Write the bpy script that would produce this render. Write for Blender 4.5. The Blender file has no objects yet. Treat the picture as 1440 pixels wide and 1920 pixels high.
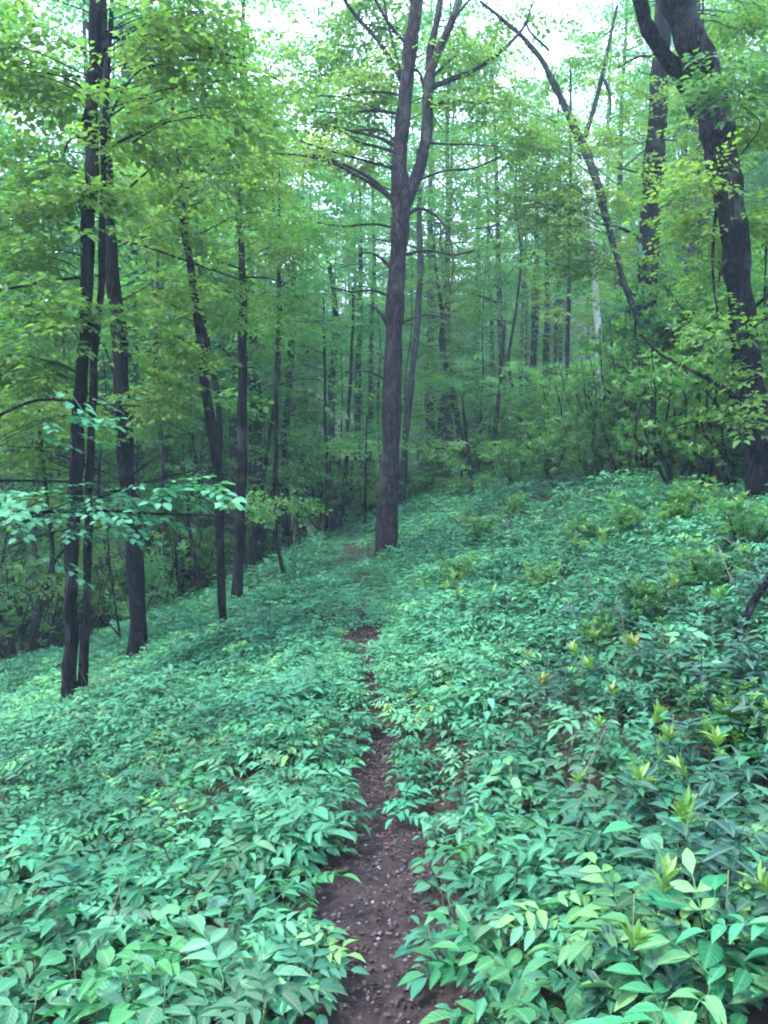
import bpy, math, random
import numpy as np
from mathutils import Matrix, Vector

SC = bpy.context.scene
COL = SC.collection
rng = np.random.default_rng(11)
random.seed(11)
R = math.radians

# ------------------------------------------------------------------ terrain function (needed by the camera)
def _sm(t):
    t = np.clip(t, 0, 1); return t*t*(3-2*t)

PATH_Y = np.array([-6, 0, 2.2, 3.0, 3.6, 4.3, 5.0, 6.5, 9, 14, 18, 30.])
PATH_X = np.array([.0, .0, -.01, -.01, -.04, -.03, -.07, -.19, -.24, -.65, -1.3, -4.])
def path_x(y): return np.interp(y, PATH_Y, PATH_X)
EDGE_X = np.array([-40, -12, -5, -2.5, -.9, 3, 10, 40.])
EDGE_Y = np.array([8, 8.5, 10, 12, 17, 24, 30, 40.])

def height(x, y):
    x = np.asarray(x, float); y = np.asarray(y, float)
    d = x - path_x(y)*.6
    bench = np.sign(d)*np.maximum(np.abs(d)-.18, 0)
    h = np.where(bench > 0, 16*np.tanh(bench*.285/16), 9*np.tanh(bench*.28/9))
    past = np.maximum(y - np.interp(x, EDGE_X, EDGE_Y), 0)
    h = h - np.where(x < 6, 1, .6)*3.2*np.tanh(past*.2/3.2)*(1-_sm((y-45)/60))
    h = h + .05*np.sin(x*1.9+.7)*np.sin(y*1.3) + .03*np.sin(x*4.1+y*2.7) + .12*np.sin(x*.55+1)*np.sin(y*.43+2)*_sm((y-5)/6)
    h = h + 26*_sm((y-46)/85)                                   # the far side of the valley rises
    # the trodden path is a shallow trough
    h = h - .05*np.exp(-((x-path_x(y))/.22)**2)
    return h

# ------------------------------------------------------------------ camera
F = 1450.0                      # focal length in pixels of the 1440 x 1920 photograph
PITCH = math.atan(100/F)
CZ = float(height(0, 0)) + 1.6
cam_d = bpy.data.cameras.new('camera'); cam = bpy.data.objects.new('camera', cam_d); COL.objects.link(cam)
cam.location = (0, 0, CZ); cam.rotation_euler = (math.pi/2-PITCH, 0, 0)
cam_d.sensor_fit = 'HORIZONTAL'; cam_d.sensor_width = 36; cam_d.lens = 36*F/1440
cam_d.clip_start = .05; cam_d.clip_end = 600
SC.camera = cam

# ------------------------------------------------------------------ world, sun, exposure
W = bpy.data.worlds.new('World'); SC.world = W; W.use_nodes = True
nt = W.node_tree; nt.nodes.clear()
out = nt.nodes.new('ShaderNodeOutputWorld'); bg = nt.nodes.new('ShaderNodeBackground')
sky = nt.nodes.new('ShaderNodeTexSky'); sky.sky_type = 'NISHITA'; sky.sun_disc = False
SUN_EL, SUN_AZ = R(58), R(-115)            # azimuth from +Y (view direction), negative = left
sky.sun_elevation = SUN_EL; sky.sun_rotation = SUN_AZ; sky.air_density = 1.0; sky.dust_density = 2.5
tc = nt.nodes.new('ShaderNodeTexCoord'); no = nt.nodes.new('ShaderNodeTexNoise'); no.inputs['Scale'].default_value = 3.2; no.inputs['Detail'].default_value = 5
rp = nt.nodes.new('ShaderNodeValToRGB'); rp.color_ramp.elements[0].position = .36; rp.color_ramp.elements[1].position = .58
rp.color_ramp.elements[0].color = (.55, .55, .55, 1); rp.color_ramp.elements[1].color = (1, 1, 1, 1)
mx = nt.nodes.new('ShaderNodeMixRGB'); mx.inputs[2].default_value = (6.4, 8.2, 10.6, 1)      # pale cloud veil
nt.links.new(tc.outputs['Generated'], no.inputs['Vector']); nt.links.new(no.outputs['Fac'], rp.inputs[0])
nt.links.new(rp.outputs[0], mx.inputs[0]); nt.links.new(sky.outputs[0], mx.inputs[1]); nt.links.new(mx.outputs[0], bg.inputs[0])
bg.inputs[1].default_value = .08
nt.links.new(bg.outputs[0], out.inputs[0])

sun_d = bpy.data.lights.new('sun', 'SUN'); sun = bpy.data.objects.new('sun', sun_d); COL.objects.link(sun)
sun_d.energy = 1.5; sun_d.angle = R(14); sun_d.color = (1, .97, .9)
sd = Vector((math.sin(SUN_AZ)*math.cos(SUN_EL), math.cos(SUN_AZ)*math.cos(SUN_EL), math.sin(SUN_EL)))
sun.rotation_euler = sd.to_track_quat('Z', 'Y').to_euler()

vs = SC.view_settings; vs.view_transform = 'Standard'; vs.look = 'None'; vs.exposure = 3.05; vs.gamma = 1; vs.use_curve_mapping = False
SC.cycles.use_denoising = True; SC.cycles.use_adaptive_sampling = True; SC.cycles.adaptive_threshold = .03
SC.cycles.max_bounces = 6; SC.cycles.diffuse_bounces = 4; SC.cycles.transmission_bounces = 4; SC.cycles.volume_bounces = 1
SC.cycles.filter_width = 2.0

# ------------------------------------------------------------------ helpers: pixels to points
def at(px, py, Y):
    u, v = (px-720)/F, (960-py)/F
    d = np.array([u, math.cos(PITCH)+v*math.sin(PITCH), -math.sin(PITCH)+v*math.cos(PITCH)])
    d = d*(Y/d[1])
    return np.array([0, 0, CZ])+d

def ground_depth(px, py, lift=.2, far=60):
    ys = np.arange(1.5, far, .05)
    u, v = (px-720)/F, (960-py)/F
    d = np.array([u, math.cos(PITCH)+v*math.sin(PITCH), -math.sin(PITCH)+v*math.cos(PITCH)]); d /= d[1]
    P = d[None]*ys[:, None]; P[:, 2] += CZ
    hit = np.nonzero(P[:, 2] < height(P[:, 0], P[:, 1])+lift)[0]
    return float(ys[hit[0]]) if len(hit) else far

# ------------------------------------------------------------------ materials
MATS = {}
def new_mat(name):
    m = bpy.data.materials.new(name); m.use_nodes = True
    t = m.node_tree; t.nodes.clear()
    o = t.nodes.new('ShaderNodeOutputMaterial'); MATS[name] = m
    return m, t, o

def ramp(t, cols):
    r = t.nodes.new('ShaderNodeValToRGB'); e = r.color_ramp.elements
    n = len(cols)
    while len(e) < n: e.new(.5)
    for i, (p, c) in enumerate(cols):
        e[i].position = p; e[i].color = (*c, 1)
    return r

def leaf_mat(name, cols, rough=.45, spec=.5, trans=.4, tcol=(1.0, 1.25, .55), rnd=.45, veins=False):
    m, t, o = new_mat(name)
    at_ = t.nodes.new('ShaderNodeAttribute'); at_.attribute_name = 'tint'
    oi = t.nodes.new('ShaderNodeObjectInfo')
    ma = t.nodes.new('ShaderNodeMath'); ma.operation = 'MULTIPLY_ADD'; ma.inputs[1].default_value = rnd; ma.inputs[2].default_value = -rnd/2
    ad = t.nodes.new('ShaderNodeMath'); ad.operation = 'ADD'; ad.use_clamp = True
    t.links.new(oi.outputs['Random'], ma.inputs[0]); t.links.new(ma.outputs[0], ad.inputs[0]); t.links.new(at_.outputs['Fac'], ad.inputs[1])
    r = ramp(t, cols); t.links.new(ad.outputs[0], r.inputs[0])
    # small blotches and a paler midrib
    g = t.nodes.new('ShaderNodeNewGeometry'); nz = t.nodes.new('ShaderNodeTexNoise'); nz.inputs['Scale'].default_value = 22; nz.inputs['Detail'].default_value = 2
    t.links.new(g.outputs['Position'], nz.inputs['Vector'])
    hs = t.nodes.new('ShaderNodeHueSaturation'); mv = t.nodes.new('ShaderNodeMapRange')
    mv.inputs['To Min'].default_value = .72; mv.inputs['To Max'].default_value = 1.28
    t.links.new(nz.outputs['Fac'], mv.inputs[0]); t.links.new(mv.outputs[0], hs.inputs['Value']); t.links.new(r.outputs[0], hs.inputs['Color'])
    rb = t.nodes.new('ShaderNodeAttribute'); rb.attribute_name = 'rib'
    mr = t.nodes.new('ShaderNodeMixRGB'); mr.blend_type = 'MIX'; mr.inputs[2].default_value = (.22, .34, .18, 1)
    mm = t.nodes.new('ShaderNodeMath'); mm.operation = 'POWER'; mm.inputs[1].default_value = 8
    m2 = t.nodes.new('ShaderNodeMath'); m2.operation = 'MULTIPLY'; m2.inputs[1].default_value = .3
    t.links.new(rb.outputs['Fac'], mm.inputs[0]); t.links.new(mm.outputs[0], m2.inputs[0]); t.links.new(m2.outputs[0], mr.inputs[0]); t.links.new(hs.outputs[0], mr.inputs[1])
    oc = t.nodes.new('ShaderNodeMixRGB'); oc.blend_type = 'MULTIPLY'; oc.inputs[0].default_value = 1; t.links.new(mr.outputs[0], oc.inputs[1]); t.links.new(oi.outputs['Color'], oc.inputs[2])
    base = oc.outputs[0]
    p = t.nodes.new('ShaderNodeBsdfPrincipled'); p.inputs['Roughness'].default_value = rough; p.inputs['Specular IOR Level'].default_value = spec
    if veins:
        al = t.nodes.new('ShaderNodeAttribute'); al.attribute_name = 'along'
        q = t.nodes.new('ShaderNodeMath'); q.operation = 'MULTIPLY_ADD'; q.inputs[1].default_value = .28
        t.links.new(rb.outputs['Fac'], q.inputs[0]); t.links.new(al.outputs['Fac'], q.inputs[2])
        w = t.nodes.new('ShaderNodeMath'); w.operation = 'MULTIPLY'; w.inputs[1].default_value = 46; t.links.new(q.outputs[0], w.inputs[0])
        sn = t.nodes.new('ShaderNodeMath'); sn.operation = 'SINE'; t.links.new(w.outputs[0], sn.inputs[0])
        vr = t.nodes.new('ShaderNodeMapRange'); vr.inputs['From Min'].default_value = .55; vr.inputs['From Max'].default_value = 1; t.links.new(sn.outputs[0], vr.inputs[0])
        bp = t.nodes.new('ShaderNodeBump'); bp.invert = True; bp.inputs['Strength'].default_value = .22; bp.inputs['Distance'].default_value = .004
        t.links.new(sn.outputs[0], bp.inputs['Height']); t.links.new(bp.outputs[0], p.inputs['Normal'])
        vm = t.nodes.new('ShaderNodeMixRGB'); vm.inputs[2].default_value = (.10, .26, .15, 1)
        vk = t.nodes.new('ShaderNodeMath'); vk.operation = 'MULTIPLY'; vk.inputs[1].default_value = .12; t.links.new(vr.outputs[0], vk.inputs[0]); t.links.new(vk.outputs[0], vm.inputs[0]); t.links.new(base, vm.inputs[1])
        # scattered brown blotches of wear
        nb = t.nodes.new('ShaderNodeTexNoise'); nb.inputs['Scale'].default_value = 9; nb.inputs['Detail'].default_value = 6; nb.inputs['Roughness'].default_value = .75
        t.links.new(g.outputs['Position'], nb.inputs['Vector']); br = ramp(t, [(.655, (0, 0, 0)), (.7, (1, 1, 1))]); t.links.new(nb.outputs['Fac'], br.inputs[0])
        bm = t.nodes.new('ShaderNodeMixRGB'); bm.inputs[2].default_value = (.10, .085, .035, 1); t.links.new(br.outputs[0], bm.inputs[0]); t.links.new(vm.outputs[0], bm.inputs[1])
        base = bm.outputs[0]
    t.links.new(base, p.inputs['Base Color'])
    tr = t.nodes.new('ShaderNodeBsdfTranslucent'); tm = t.nodes.new('ShaderNodeMixRGB'); tm.blend_type = 'MULTIPLY'; tm.inputs[0].default_value = 1; tm.inputs[2].default_value = (*tcol, 1)
    t.links.new(base, tm.inputs[1]); t.links.new(tm.outputs[0], tr.inputs[0])
    ms = t.nodes.new('ShaderNodeMixShader'); ms.inputs[0].default_value = trans
    t.links.new(p.outputs[0], ms.inputs[1]); t.links.new(tr.outputs[0], ms.inputs[2]); t.links.new(ms.outputs[0], o.inputs[0])
    return m

def bark_mat(name, c1, c2, c3, scale=9, stretch=.18, bump=.9):
    m, t, o = new_mat(name)
    tcn = t.nodes.new('ShaderNodeNewGeometry'); mp = t.nodes.new('ShaderNodeMapping'); mp.inputs['Scale'].default_value = (1, 1, stretch)
    t.links.new(tcn.outputs['Position'], mp.inputs[0])
    n1 = t.nodes.new('ShaderNodeTexNoise'); n1.inputs['Scale'].default_value = scale*2.2; n1.inputs['Detail'].default_value = 6; n1.inputs['Roughness'].default_value = .65
    t.links.new(mp.outputs[0], n1.inputs['Vector'])
    n2 = t.nodes.new('ShaderNodeTexNoise'); n2.inputs['Scale'].default_value = 3.0; n2.inputs['Detail'].default_value = 3
    t.links.new(tcn.outputs['Position'], n2.inputs['Vector'])
    vo = t.nodes.new('ShaderNodeTexVoronoi'); vo.feature = 'DISTANCE_TO_EDGE'; vo.inputs['Scale'].default_value = scale*3.4
    wp = t.nodes.new('ShaderNodeVectorMath'); wp.operation = 'MULTIPLY_ADD'; wp.inputs[1].default_value = (.09, .09, .09)
    t.links.new(n1.outputs['Color'], wp.inputs[0]); t.links.new(mp.outputs[0], wp.inputs[2]); t.links.new(wp.outputs[0], vo.inputs['Vector'])
    vr = t.nodes.new('ShaderNodeMapRange'); vr.inputs['From Max'].default_value = .22; t.links.new(vo.outputs['Distance'], vr.inputs[0])
    hx = t.nodes.new('ShaderNodeMath'); hx.operation = 'MULTIPLY'; t.links.new(vr.outputs[0], hx.inputs[0]); t.links.new(n1.outputs['Fac'], hx.inputs[1])
    hf = t.nodes.new('ShaderNodeMath'); hf.operation = 'MULTIPLY_ADD'; hf.inputs[1].default_value = .55; hf.use_clamp = True
    hk = t.nodes.new('ShaderNodeMath'); hk.operation = 'MULTIPLY'; hk.inputs[1].default_value = .55; t.links.new(n1.outputs['Fac'], hk.inputs[0])
    t.links.new(hx.outputs[0], hf.inputs[0]); t.links.new(hk.outputs[0], hf.inputs[2])
    r = ramp(t, [(.3, c1), (.48, c2), (.68, c3)]); t.links.new(hf.outputs[0], r.inputs[0])
    # lichen / moss patches
    r2 = ramp(t, [(.56, (0, 0, 0)), (.7, (1, 1, 1))]); t.links.new(n2.outputs['Fac'], r2.inputs[0])
    mx = t.nodes.new('ShaderNodeMixRGB'); mx.inputs[2].default_value = (.075, .09, .075, 1)
    m3 = t.nodes.new('ShaderNodeMath'); m3.operation = 'MULTIPLY'; m3.inputs[1].default_value = .45
    t.links.new(r2.outputs[0], m3.inputs[0]); t.links.new(m3.outputs[0], mx.inputs[0]); t.links.new(r.outputs[0], mx.inputs[1])
    p = t.nodes.new('ShaderNodeBsdfPrincipled'); p.inputs['Roughness'].default_value = .9; p.inputs['Specular IOR Level'].default_value = .06
    t.links.new(mx.outputs[0], p.inputs['Base Color'])
    b = t.nodes.new('ShaderNodeBump'); b.inputs['Strength'].default_value = bump; b.inputs['Distance'].default_value = .06
    t.links.new(hf.outputs[0], b.inputs['Height']); t.links.new(b.outputs[0], p.inputs['Normal']); t.links.new(p.outputs[0], o.inputs[0])
    return m

def plain_mat(name, cols, scale=20, rough=.85, bump=.4, attr=False, dist=.02):
    m, t, o = new_mat(name)
    g = t.nodes.new('ShaderNodeNewGeometry'); n = t.nodes.new('ShaderNodeTexNoise'); n.inputs['Scale'].default_value = scale; n.inputs['Detail'].default_value = 7; n.inputs['Roughness'].default_value = .7
    t.links.new(g.outputs['Position'], n.inputs['Vector'])
    r = ramp(t, cols)
    if attr:
        a = t.nodes.new('ShaderNodeAttribute'); a.attribute_name = 'tint'; t.links.new(a.outputs['Fac'], r.inputs[0])
    else:
        t.links.new(n.outputs['Fac'], r.inputs[0])
    p = t.nodes.new('ShaderNodeBsdfPrincipled'); p.inputs['Roughness'].default_value = rough; p.inputs['Specular IOR Level'].default_value = .3
    t.links.new(r.outputs[0], p.inputs['Base Color'])
    b = t.nodes.new('ShaderNodeBump'); b.inputs['Strength'].default_value = bump; b.inputs['Distance'].default_value = dist
    t.links.new(n.outputs['Fac'], b.inputs['Height']); t.links.new(b.outputs[0], p.inputs['Normal']); t.links.new(p.outputs[0], o.inputs[0])
    return m

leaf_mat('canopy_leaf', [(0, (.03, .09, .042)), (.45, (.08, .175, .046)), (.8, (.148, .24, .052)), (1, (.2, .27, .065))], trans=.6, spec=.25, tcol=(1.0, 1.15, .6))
leaf_mat('far_leaf', [(0, (.025, .105, .06)), (.5, (.058, .19, .08)), (1, (.125, .255, .075))], trans=.58, spec=.25)
leaf_mat('herb_leaf', [(0, (.008, .042, .025)), (.35, (.021, .108, .061)), (.7, (.05, .20, .115)), (.93, (.095, .285, .135)), (1, (.15, .28, .06))], trans=.28, spec=.16, rough=.5, tcol=(.8, 1.2, .6), rnd=.45, veins=True)
leaf_mat('laurel_leaf', [(0, (.006, .032, .028)), (.6, (.014, .062, .044)), (1, (.03, .105, .05))], trans=.14, spec=.2, rough=.42)
leaf_mat('shoot_leaf', [(0, (.06, .17, .045)), (1, (.14, .25, .05))], trans=.4, spec=.4)
leaf_mat('shrub_leaf', [(0, (.025, .09, .045)), (.5, (.058, .175, .065)), (1, (.14, .27, .06))], trans=.45, spec=.25)
bark_mat('bark_dark', (.002, .0022, .004), (.007, .007, .011), (.022, .021, .029))
bark_mat('bark_centre', (.008, .006, .0085), (.023, .0165, .022), (.046, .034, .042), scale=7, stretch=.25, bump=.5)
bark_mat('bark_grey', (.014, .017, .019), (.033, .038, .038), (.065, .072, .07))
bark_mat('bark_pale', (.18, .19, .2), (.32, .33, .34), (.46, .47, .48), stretch=1.5, bump=.2)
plain_mat('stalk', [(.3, (.05, .09, .035)), (.7, (.09, .12, .05))], scale=30, rough=.6)
plain_mat('dead_leaf', [(0, (.014, .008, .009)), (.4, (.04, .022, .024)), (.75, (.075, .045, .044)), (1, (.15, .10, .09))], scale=40, attr=True, rough=.75)
plain_mat('pebble', [(0, (.04, .04, .05)), (1, (.15, .15, .18))], scale=60, attr=True, rough=.8)
plain_mat('forest_floor', [(.3, (.007, .006, .005)), (.5, (.02, .015, .012)), (.72, (.05, .036, .028))], scale=14, bump=.9, dist=.05)
plain_mat('path_soil', [(.3, (.009, .0055, .006)), (.5, (.026, .0155, .0175)), (.72, (.06, .038, .04))], scale=26, bump=1, dist=.04)

# ------------------------------------------------------------------ helpers: mesh collecting
class MB:
    """collects vertices, faces (padded tri/quad lists), per-vertex tint and rib"""
    def __init__(s): s.V = []; s.Fq = []; s.Ft = []; s.T = []; s.Rb = []; s.Al = []; s.Mq = []; s.Mt = []; s.n = 0
    def add(s, v, tri=None, quad=None, tint=.5, rib=0., mat=0):
        v = np.asarray(v, float).reshape(-1, 3); k = len(v)
        s.V.append(v); s.T.append(np.broadcast_to(tint, (k,))); rib = np.broadcast_to(rib, (k,)); s.Rb.append(np.where(rib >= 10, 1, 0)*(rib >= 10)); s.Al.append(rib % 10.)
        if tri is not None and len(tri):
            tri = np.asarray(tri).reshape(-1, 3); s.Ft.append(tri+s.n); s.Mt.append(np.full(len(tri), mat))
        if quad is not None and len(quad):
            quad = np.asarray(quad).reshape(-1, 4); s.Fq.append(quad+s.n); s.Mq.append(np.full(len(quad), mat))
        s.n += k
    def mesh(s, name, mats, smooth=True):
        me = bpy.data.meshes.new(name)
        V = np.concatenate(s.V)
        ft = np.concatenate(s.Ft) if s.Ft else np.zeros((0, 3), int); fq = np.concatenate(s.Fq) if s.Fq else np.zeros((0, 4), int)
        me.vertices.add(len(V)); me.vertices.foreach_set('co', V.astype(np.float32).ravel())
        li = np.concatenate([ft.ravel(), fq.ravel()]).astype(np.int32)
        st = np.concatenate([np.arange(len(ft))*3, len(ft)*3+np.arange(len(fq))*4]).astype(np.int32)
        me.loops.add(len(li)); me.loops.foreach_set('vertex_index', li)
        me.polygons.add(len(st)); me.polygons.foreach_set('loop_start', st)
        mi = np.concatenate([np.concatenate(s.Mt) if s.Mt else np.zeros(0), np.concatenate(s.Mq) if s.Mq else np.zeros(0)]).astype(np.int32)
        me.polygons.foreach_set('material_index', mi)
        me.polygons.foreach_set('use_smooth', np.full(len(st), smooth))
        for nm, arr in (('tint', s.T), ('rib', s.Rb), ('along', s.Al)):
            a = me.attributes.new(nm, 'FLOAT', 'POINT'); a.data.foreach_set('value', np.concatenate(arr).astype(np.float32))
        for m in mats: me.materials.append(MATS[m])
        me.update(calc_edges=True); me.validate()
        return me

def link(name, me, parent=None, label=None, cat=None, group=None, kind=None, loc=None):
    o = bpy.data.objects.new(name, me); COL.objects.link(o)
    if parent is not None: o.parent = parent
    if loc is not None: o.location = loc
    for k, v in (('label', label), ('category', cat), ('group', group), ('kind', kind)):
        if v: o[k] = v
    return o

def unit(v):
    v = np.asarray(v, float); return v/np.maximum(np.linalg.norm(v, axis=-1, keepdims=True), 1e-9)

def frames(d, up):
    """d, up: (n,3) -> (n,3,3) with columns along, side, normal"""
    d = unit(d); s = unit(np.cross(up, d)); n = np.cross(d, s)
    return np.stack([d, s, n], axis=2)

def smooth_path(pts, rad, step=None, n=None):
    """Catmull-Rom through pts (k,3), radii (k,)"""
    P = np.asarray(pts, float); r = np.asarray(rad, float); k = len(P)
    if k == 2:
        t = np.linspace(0, 1, n or 4)[:, None]; return P[0]*(1-t)+P[1]*t, r[0]*(1-t[:, 0])+r[1]*t[:, 0]
    E = np.vstack([2*P[0]-P[1], P, 2*P[-1]-P[-2]])
    seg = n or 5; out = []; ro = []
    for i in range(k-1):
        p0, p1, p2, p3 = E[i:i+4]
        for t in np.linspace(0, 1, seg, endpoint=False):
            out.append(.5*((2*p1)+(-p0+p2)*t+(2*p0-5*p1+4*p2-p3)*t*t+(-p0+3*p1-3*p2+p3)*t**3)); ro.append(r[i]*(1-t)+r[i+1]*t)
    out.append(P[-1]); ro.append(r[-1])
    return np.array(out), np.array(ro)

def tube(mb, P, r, sides=8, mat=0, rough=0., tint=.5, seed=0):
    P = np.asarray(P, float); n = len(P)
    T = unit(np.gradient(P, axis=0))
    ref = np.array([1., .13, .07]) if abs(T[0][0]) < .8 else np.array([.1, .1, 1.])
    A = np.zeros((n, 3)); a = unit(np.cross(np.cross(T[0], ref), T[0]))
    for i in range(n):
        a = unit(a-T[i]*np.dot(a, T[i])); A[i] = a
    B = np.cross(T, A)
    th = np.linspace(0, 2*math.pi, sides, endpoint=False)
    rr = np.asarray(r)[:, None]*np.ones((1, sides))
    if rough:
        g = np.random.default_rng(seed)
        ph = g.uniform(0, 6.28, 5)
        L = np.arange(n)[:, None]
        rr = rr*(1+rough*(np.sin(th*3+ph[0]+L*.15)*.5+np.sin(th*5+ph[1]+L*.3)*.4+np.sin(L*.8+ph[2]+th)*.4+g.normal(0, .45, (n, sides))))
    V = P[:, None]+rr[..., None]*(np.cos(th)[None, :, None]*A[:, None]+np.sin(th)[None, :, None]*B[:, None])
    i = np.arange(n-1)[:, None]*sides; j = np.arange(sides)[None]; j2 = (j+1) % sides
    Q = np.stack([i+j, i+j2, i+sides+j2, i+sides+j], -1).reshape(-1, 4)
    V = V.reshape(-1, 3)
    caps = np.vstack([V, P[:1], P[-1:]])
    t0 = np.stack([np.full(sides, n*sides), j2[0], j[0]], -1); t1 = np.stack([np.full(sides, n*sides+1), (n-1)*sides+j[0], (n-1)*sides+j2[0]], -1)
    mb.add(caps, tri=np.vstack([t0, t1]), quad=Q, mat=mat, tint=tint)

# ------------------------------------------------------------------ leaf templates: verts, tris, quads, rib
def ovate(L=1., Wd=.5, seg=4, droop=.15, fold=.18, peak=.42, wave=0.):
    V = [(0, 0, 0)]; rib = [10.]; tri = []; quad = []      # rib: +10 on the midrib, plus the place along the leaf
    ts = np.linspace(0, 1, seg+1)[1:-1]
    for t in ts:
        e = t**(math.log(.5)/math.log(peak))
        w = Wd/2*math.sin(math.pi*e)**.85
        z = -droop*t*t
        V += [(L*t, w, (z+fold*w/Wd*1+wave*math.sin(t*9))*L), (L*t, 0, z*L), (L*t, -w, (z+fold*w/Wd-wave*math.sin(t*8))*L)]; rib += [t, 10+t, t]
    V.append((L, 0, -droop*L)); rib.append(11.)
    V = [(x, y*L, z) for x, y, z in V]
    k = len(ts); last = len(V)-1
    tri += [(0, 2, 1), (0, 3, 2)]
    for i in range(k-1):
        a = 1+3*i; b = a+3
        quad += [(a, a+1, b+1, b), (a+1, a+2, b+2, b+1)]
    a = 1+3*(k-1); tri += [(a, a+1, last), (a+1, a+2, last)]
    return np.array(V), np.array(tri), np.array(quad).reshape(-1, 4), np.array(rib)

def bake(mb, tpl, Fr, pos, scale, tint, mat=0):
    """place n copies of a template"""
    V, tri, quad, rib = tpl[:4]
    n = len(pos); k = len(V)
    scale = np.broadcast_to(scale, (n,))
    W_ = np.einsum('nij,kj->nki', Fr, V)*scale[:, None, None]+np.asarray(pos)[:, None]
    off = (np.arange(n)*k)[:, None, None]
    tint = np.broadcast_to(tint, (n,))
    tt = np.repeat(tint, k)
    if len(tpl) > 4: tt = np.clip(tt+np.tile(tpl[4], n), 0, 1)
    mb.add(W_.reshape(-1, 3), tri=(tri[None]+off).reshape(-1, 3) if len(tri) else None, quad=(quad[None]+off).reshape(-1, 4) if len(quad) else None,
           tint=tt, rib=np.tile(rib, n), mat=mat)

def merge_tpl(parts):
    """parts: list of (V,tri,quad,rib,tint) already placed"""
    Vs, Ts, Qs, Rs, Ti = [], [], [], [], []; n = 0
    for V, tri, quad, rib, ti in parts:
        Vs.append(V); Rs.append(rib); Ti.append(np.full(len(V), ti))
        if len(tri): Ts.append(tri+n)
        if len(quad): Qs.append(quad+n)
        n += len(V)
    return (np.vstack(Vs), np.vstack(Ts) if Ts else np.zeros((0, 3), int), np.vstack(Qs) if Qs else np.zeros((0, 4), int), np.concatenate(Rs), np.concatenate(Ti))

def place(tpl, d, up, pos, s):
    Fr = frames(np.array([d]), np.array([up]))[0]
    return (tpl[0]@Fr.T*s+np.asarray(pos), tpl[1], tpl[2], tpl[3])

def thin(p0, p1, w):
    """a thin three-sided stalk as template piece"""
    p0, p1 = np.asarray(p0, float), np.asarray(p1, float); d = unit(p1-p0); a = unit(np.cross(d, [.3, .5, .8])); b = np.cross(d, a)
    V = []
    for p, k in ((p0, 1), (p1, .6)):
        for th in (0, 2.094, 4.189): V.append(p+w*k*(math.cos(th)*a+math.sin(th)*b))
    Q = [(i, (i+1) % 3, 3+(i+1) % 3, 3+i) for i in range(3)]
    return np.array(V), np.zeros((0, 3), int), np.array(Q), np.zeros(6)

small_leaf = ovate(1, .62, 3, .12, .3)
far_leaf_t = ovate(1, .66, 2, .1, .3)

def spray_tpl(g, nl=13, L=.55, leaf=.1, tpl=small_leaf, tilt=.32):
    parts = [(*thin((0, 0, 0), (L, 0, -.04), .0035), 0)]
    for i in range(nl):
        t = .12+.88*i/(nl-1); side = 1 if i % 2 else -1
        a = R(g.uniform(35, 70))*side*(1 if i < nl-1 else .1)
        off = g.uniform(0, .11) if i < nl-1 else 0
        d = np.array([math.cos(a), math.sin(a), g.normal(-.15, tilt*.7)])
        up = unit([g.normal(0, tilt), g.normal(0, tilt), 1])
        p = np.array([L*t, 0, -.04*t])+unit(d)*off
        parts.append((*place(tpl, d, up, p, leaf*g.uniform(.65, 1.25)), g.uniform(-.16, .16)))
    return merge_tpl(parts)
g0 = np.random.default_rng(5)
SPRAYS = [spray_tpl(g0) for _ in range(6)]
SPRAYS_FAR = [spray_tpl(g0, 14, .62, .105, far_leaf_t) for _ in range(5)]
SPRAYS_BIG = [spray_tpl(g0, 8, .55, .12, ovate(1, .7, 5, .12, .16), .12) for _ in range(4)]

def add_sprays(mb, pos, az, g, tint, sprays=SPRAYS, scale=(.8, 1.3), pitch=(-.12, .22), mat=0):
    pos = np.asarray(pos); n = len(pos)
    if n == 0: return
    which = g.integers(0, len(sprays), n)
    tint = np.broadcast_to(tint, (n,))
    for k in range(len(sprays)):
        m = which == k
        c = m.sum()
        if not c: continue
        z = g.normal(pitch[0], pitch[1], c)
        d = np.stack([np.cos(az[m]), np.sin(az[m]), z], 1)
        up = np.stack([g.normal(0, .22, c), g.normal(0, .22, c), np.ones(c)], 1)
        bake(mb, sprays[k], frames(d, up), pos[m], g.uniform(*scale, c), np.clip(tint[m]+g.normal(0, .09, c), .02, .98), mat)

def bough(g, start, end, sag=.1):
    start, end = np.asarray(start, float), np.asarray(end, float)
    L = np.linalg.norm(end-start)
    side = unit(np.cross(end-start, [0, 0, 1]))
    P = [start]
    for t in (.3, .62):
        P.append(start*(1-t)+end*t+np.array([0, 0, 1.])*L*(sag*math.sin(math.pi*t))+side*g.normal(0, .06)*L)
    P.append(end)
    return np.array(P)

def leafy(mb, g, P, n, width, tint, sprays=SPRAYS, frm=.3, thick=.1, scale=(.8, 1.3)):
    """flat layer of sprays either side of a bough polyline"""
    Q, _ = smooth_path(P, np.ones(len(P)), n=8)
    L = len(Q)
    t = g.uniform(frm, 1, n)
    i = np.minimum((t*(L-1)).astype(int), L-2); f = t*(L-1)-i
    p = Q[i]*(1-f)[:, None]+Q[i+1]*f[:, None]
    d = unit(Q[i+1]-Q[i]); az0 = np.arctan2(d[:, 1], d[:, 0])
    sgn = np.where(g.random(n) < .5, -1, 1)
    az = az0+sgn*g.uniform(.25, 1.3, n)
    lat = g.uniform(0, width, n)*(1.1-.6*t)
    p = p+np.stack([np.cos(az)*lat, np.sin(az)*lat, g.normal(0, thick, n)-.06*lat], 1)
    add_sprays(mb, p, az, g, tint, sprays, scale)

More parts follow.
